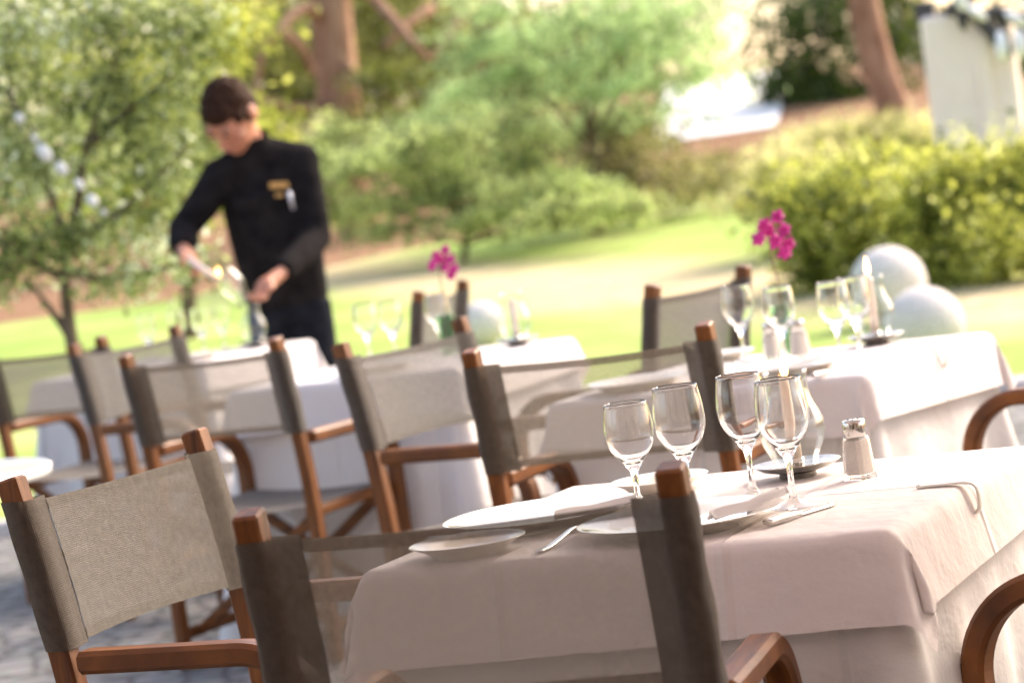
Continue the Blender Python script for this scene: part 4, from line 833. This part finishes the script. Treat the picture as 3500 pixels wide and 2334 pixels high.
# ------------------------------------------------------------------ waiter
def remesh(o, vox, sm=2):
    r = o.modifiers.new('remesh', 'REMESH'); r.mode = 'VOXEL'; r.voxel_size = vox; r.use_smooth_shade = True
    s = o.modifiers.new('smooth', 'SMOOTH'); s.factor = .5; s.iterations = sm
W0 = Vector((-.86, 11.86, .0))
def w(x, y, z): return Vector((x, y, z)) - W0
person = empty('person', W0, 0, 'waiter in a black shirt bending over the far table to light a candle', 'person')
head_c = w(-1.008, 11.63, 1.705)
Rh = Matrix.Rotation(R(7), 3, 'Y') @ Matrix.Rotation(R(-27), 3, 'Z') @ Matrix.Rotation(R(56), 3, 'X')     # lean, turn left, look down
SL, SR = w(-1.090, 11.76, 1.462), w(-.762, 11.80, 1.480)
EL, ER = w(-1.270, 11.72, 1.270), w(-.735, 11.74, 1.165)
WL, WR = w(-1.262, 11.52, 1.190), w(-.872, 11.42, 1.045)
HL, HR = w(-1.235, 11.46, 1.160), w(-.945, 11.335, 1.000)
body = MB()
HSC = 1.20
def hp(x, y, z): return head_c + Rh @ (Vector((x, y, z)) * HSC)
body.add(*ball(head_c, (0.0960, 0.1200, 0.1296), 28, 20, Rh)); body.add(*ball(hp(0, -.028, -.058), (0.0744, 0.0864, 0.0840), 24, 16, Rh)); body.add(*ball(hp(0, -.060, -.100), (0.0408, 0.0408, 0.0312), 16, 10, Rh))
body.add(*tube([hp(0, -.098, .012), hp(0, -.118, -.022), hp(0, -.100, -.036)], [.009, .017, .012], 12)); body.add(*ball(hp(0, -.098, -.062), (0.0312, 0.0144, 0.0120), 14, 8, Rh))
for s in (-1, 1):
    body.add(*ball(hp(s * .084, .012, -.012), (0.0144, 0.0288, 0.0408), 14, 10, Rh)); body.add(*ball(hp(s * .032, -.090, .026), (0.0312, 0.0144, 0.0120), 12, 8, Rh)); body.add(*ball(hp(s * .050, -.066, -.022), (0.0288, 0.0288, 0.0264), 12, 8, Rh))
neck = w(-.935, 11.80, 1.50); body.add(*tube([neck - Vector((0, 0, .05)), neck + Vector((-.015, -.02, .05)), hp(0, .02, -.05)], [.070, .060, .062], 18))
body.add(*tube(smooth_path([w(-.900, 11.90, .92), w(-.905, 11.88, 1.10), w(-.905, 11.84, 1.30), w(-.925, 11.82, 1.44)], 4), [.115, .112, .11, .11, .11, .112, .115, .12, .125, .125, .11, .09, .07], 20, .7))
for S_, E_, W_, H_ in ((SL, EL, WL, HL), (SR, ER, WR, HR)):
    body.add(*ball(S_, (.062, .06, .06), 16, 10)); body.add(*tube([S_, S_.lerp(E_, .5), E_], [.052, .046, .040], 16)); body.add(*ball(E_, (.040,) * 3, 14, 8)); body.add(*tube([E_, E_.lerp(W_, .35), W_], [.040, .038, .026], 16))
for hx, kx, ax in ((-.985, -.99, -1.0), (-.82, -.80, -.78)):
    body.add(*tube([w(hx, 11.90, .93), w(kx, 11.84, .50), w(ax, 11.90, .09)], [.082, .055, .040], 16)); body.add(*ball(w(ax, 11.83, .045), (.045, .12, .04), 16, 8))
def hand(H_, W_, dirn, side, hold=1.0):
    """palm, four unequal curled fingers and a thumb leaving the side of the palm"""
    f_ = (dirn).normalized(); s_ = side.normalized(); n_ = f_.cross(s_).normalized()
    Mx = Matrix((s_, f_, n_)).transposed()
    body.add(*ball(H_, (.043, .048, .020), 16, 10, Mx)); body.add(*tube([W_, W_.lerp(H_, .6), H_], [.027, .029, .030], 14))
    for i, (off, ln) in enumerate(((-.030, .072), (-.010, .082), (.011, .076), (.030, .058))):
        a = H_ + s_ * off + f_ * .040; k1 = a + (f_ * .80 - n_ * .45 * hold).normalized() * ln * .45; k2 = k1 + (f_ * .15 - n_ * hold).normalized() * ln * .32; k3 = k2 + (-f_ * .6 - n_ * .6).normalized() * ln * .25
        body.add(*tube([a, k1, k2, k3], [.0098, .0092, .0085, .0062], 10))
    a = H_ - s_ * .040 - f_ * .008; k1 = a + (f_ * .6 - s_ * .45 - n_ * .4).normalized() * .034; k2 = k1 + (f_ * .7 + s_ * .15 - n_ * .7).normalized() * .03
    body.add(*tube([a + s_ * .015, a, k1, k2], [.014, .0125, .011, .008], 10))
hand(HL, WL, Vector((.55, -.35, -.55)), Vector((.35, .85, -.2))); hand(HR, WR, Vector((-.35, -.45, -.75)), Vector((-.8, .5, .05)))
bo = body.build('body', M_skin, person); remesh(bo, .0055, 2)
hair = MB(); hair.add(*ball(hp(0, .018, .020), (.0985, .119, .125), 30, 20, Rh)); hair.add(*ball(hp(0, -.038, .066), (.076, .064, .054), 20, 12, Rh)); hair.add(*ball(hp(0, .060, -.030), (.084, .070, .086), 18, 12, Rh))
for s in (-1, 1):
    hair.add(*ball(hp(s * .060, -.030, .030), (.026, .036, .036), 12, 8, Rh)); hair.add(*ball(hp(s * .076, -.012, .002), (.014, .020, .034), 12, 8, Rh)); hair.add(*ball(hp(s * .030, -.070, .070), (.026, .018, .018), 12, 8, Rh))
for k in range(60):
    a, b2 = rng.uniform(0, 6.28), rng.uniform(.1, 1.3); d = Vector((math.cos(a) * math.sin(b2), math.sin(a) * math.sin(b2), math.cos(b2))); p = hp(d.x * .080, .018 + d.y * .098, .022 + d.z * .103); hair.add(*ball(p, (.014, .014, .010), 8, 6))
ho = hair.build('hair', M_hair, person); remesh(ho, .006, 1)
for s in (-1, 1):
    mb = MB(); mb.add(*tube([hp(s * .014, -.1005, .034), hp(s * .032, -.102, .040), hp(s * .050, -.092, .034)], [.003, .0045, .003], 8, .6)); mb.build('eyebrow', M_brow, person)
    mb = MB(); mb.add(*ball(hp(s * .030, -.0985, .014), (.013, .006, .0055), 12, 8, Rh)); mb.build('eye', M_brow, person)
mb = MB(); mb.add(*ball(hp(0, -.109, -.062), (.022, .006, .0055), 14, 8, Rh)); mb.build('mouth', M_lip, person)
shirt = MB()
shirt.add(*tube(smooth_path([w(-.900, 11.90, .90), w(-.905, 11.89, 1.02), w(-.912, 11.87, 1.18), w(-.918, 11.83, 1.34), w(-.927, 11.80, 1.45), w(-.935, 11.80, 1.54)], 4),
    [.168, .172, .174, .176, .178, .181, .184, .187, .190, .192, .194, .194, .192, .186, .176, .162, .145, .128, .112, .095, .078], 26, .72))
shirt.add(*tube([SL + Vector((.02, 0, .005)), w(-.935, 11.79, 1.525), SR + Vector((-.02, 0, .005))], [.078, .095, .078], 18))
for S_, E_, W_ in ((SL, EL, WL), (SR, ER, WR)):
    shirt.add(*ball(S_, (.082, .078, .078), 18, 12)); shirt.add(*tube([S_, S_.lerp(E_, .5) + Vector((0, 0, -.008)), E_], [.078, .072, .062], 18)); shirt.add(*ball(E_, (.063, .063, .06), 16, 10)); shirt.add(*tube([E_, E_.lerp(W_, .4) + Vector((0, 0, -.012)), E_.lerp(W_, .85), W_], [.062, .064, .050, .043], 18))
for k in range(9):                   # drape folds running down from the shoulder and at the sleeves
    x0 = -.80 - .030 * k; shirt.add(*tube(smooth_path([w(x0 - .02, 11.662 + .02 * abs(k - 4) * .5, 1.40), w(x0 + .02, 11.695 + .006 * abs(k - 4), 1.22), w(x0 * .5 - .45, 11.735, 1.0)], 4), [.004] + [.010] * 7 + [.004], 8))
sh = shirt.build('shirt', M_black, person); remesh(sh, .009, 3)
mb = MB(); cn = w(-.950, 11.765, 1.588); Mc = Rh.to_4x4()
v, f = lathe([(.080, -.045), (.084, -.04), (.080, .014), (.074, .028), (.071, .026), (.075, 0), (.075, -.045)], 30); mb.add([Vector(q) @ Matrix.Rotation(R(-20), 3, 'X') + cn for q in v], f); mb.build('collar', M_black, person)
tr = MB()
tr.add(*tube([w(-.905, 11.90, 1.0), w(-.905, 11.905, .93), w(-.902, 11.91, .84)], [.155, .162, .165], 24, .74))
for hx, kx, ax in ((-.980, -.99, -1.0), (-.822, -.80, -.78)): tr.add(*tube([w(hx, 11.905, .90), w(hx, 11.90, .80), w(kx, 11.85, .50), w(ax, 11.90, .07)], [.098, .100, .076, .062], 18))
to = tr.build('trousers', M_trous, person); remesh(to, .010, 3)
for ax in (-1.0, -.78):
    mb = MB(); mb.add(*ball(w(ax, 11.82, .05), (.052, .135, .046), 18, 10)); mb.add(*bar([w(ax, 11.69, .012), w(ax, 11.95, .012)], .09, .02, (1, 0, 0), .005)); mb.build('shoe', M_black, person)
bx_ = w(-.852, 11.655, 1.392)
mb = MB(); mb.add(*bar([bx_ + Vector((-.037, 0, .004)), bx_ + Vector((.037, .004, -.004))], .006, .024, (0, 1, 0), .001)); mb.build('name_badge', M_brass, person, smooth=False)
mb = MB(); mb.add(*bar([bx_ + Vector((-.02, .0, -.038)), bx_ + Vector((.012, .0, -.042))], .006, .014, (0, 1, 0), .001)); mb.build('pocket_badge', M_brass, person, smooth=False)
mb = MB(); mb.add(*tube([bx_ + Vector((.035, 0, -.028)), bx_ + Vector((.044, 0, -.105))], .0075, 10)); mb.build('pen', M_silver, person)

# held candle and chimney
a, b_ = HL + W0 + Vector((.010, -.045, -.020)), Vector((-1.122, 11.36, 1.055)); d = (b_ - a).normalized()
t = empty('held_candle', a, 0, 'white candle held sideways and burning in the left hand side fist of the waiter', 'candle')
mb = MB(); mb.add(*tube([d * -.02, d * ((b_ - a).length)], .0115, 16)); mb.build('wax', M_wax, t); e_ = b_ - a; flame_parts(t, e_.x + .004, e_.y, e_.z + .002, 1.1)
t = empty('glass_chimney', (-1.095, 11.33, 1.085), 0, 'tilted glass chimney held between the hands of the waiter', 'glass chimney')
v, f = lathe([(r, -z) for r, z in chimney_prof()][::-1], 40); ax_ = Vector((.085, .0, -.19)).normalized(); rot = Vector((0, 0, -1)).rotation_difference(ax_).to_matrix()
link('tube', [rot @ Vector(q) for q in v], f, M_glass, t)
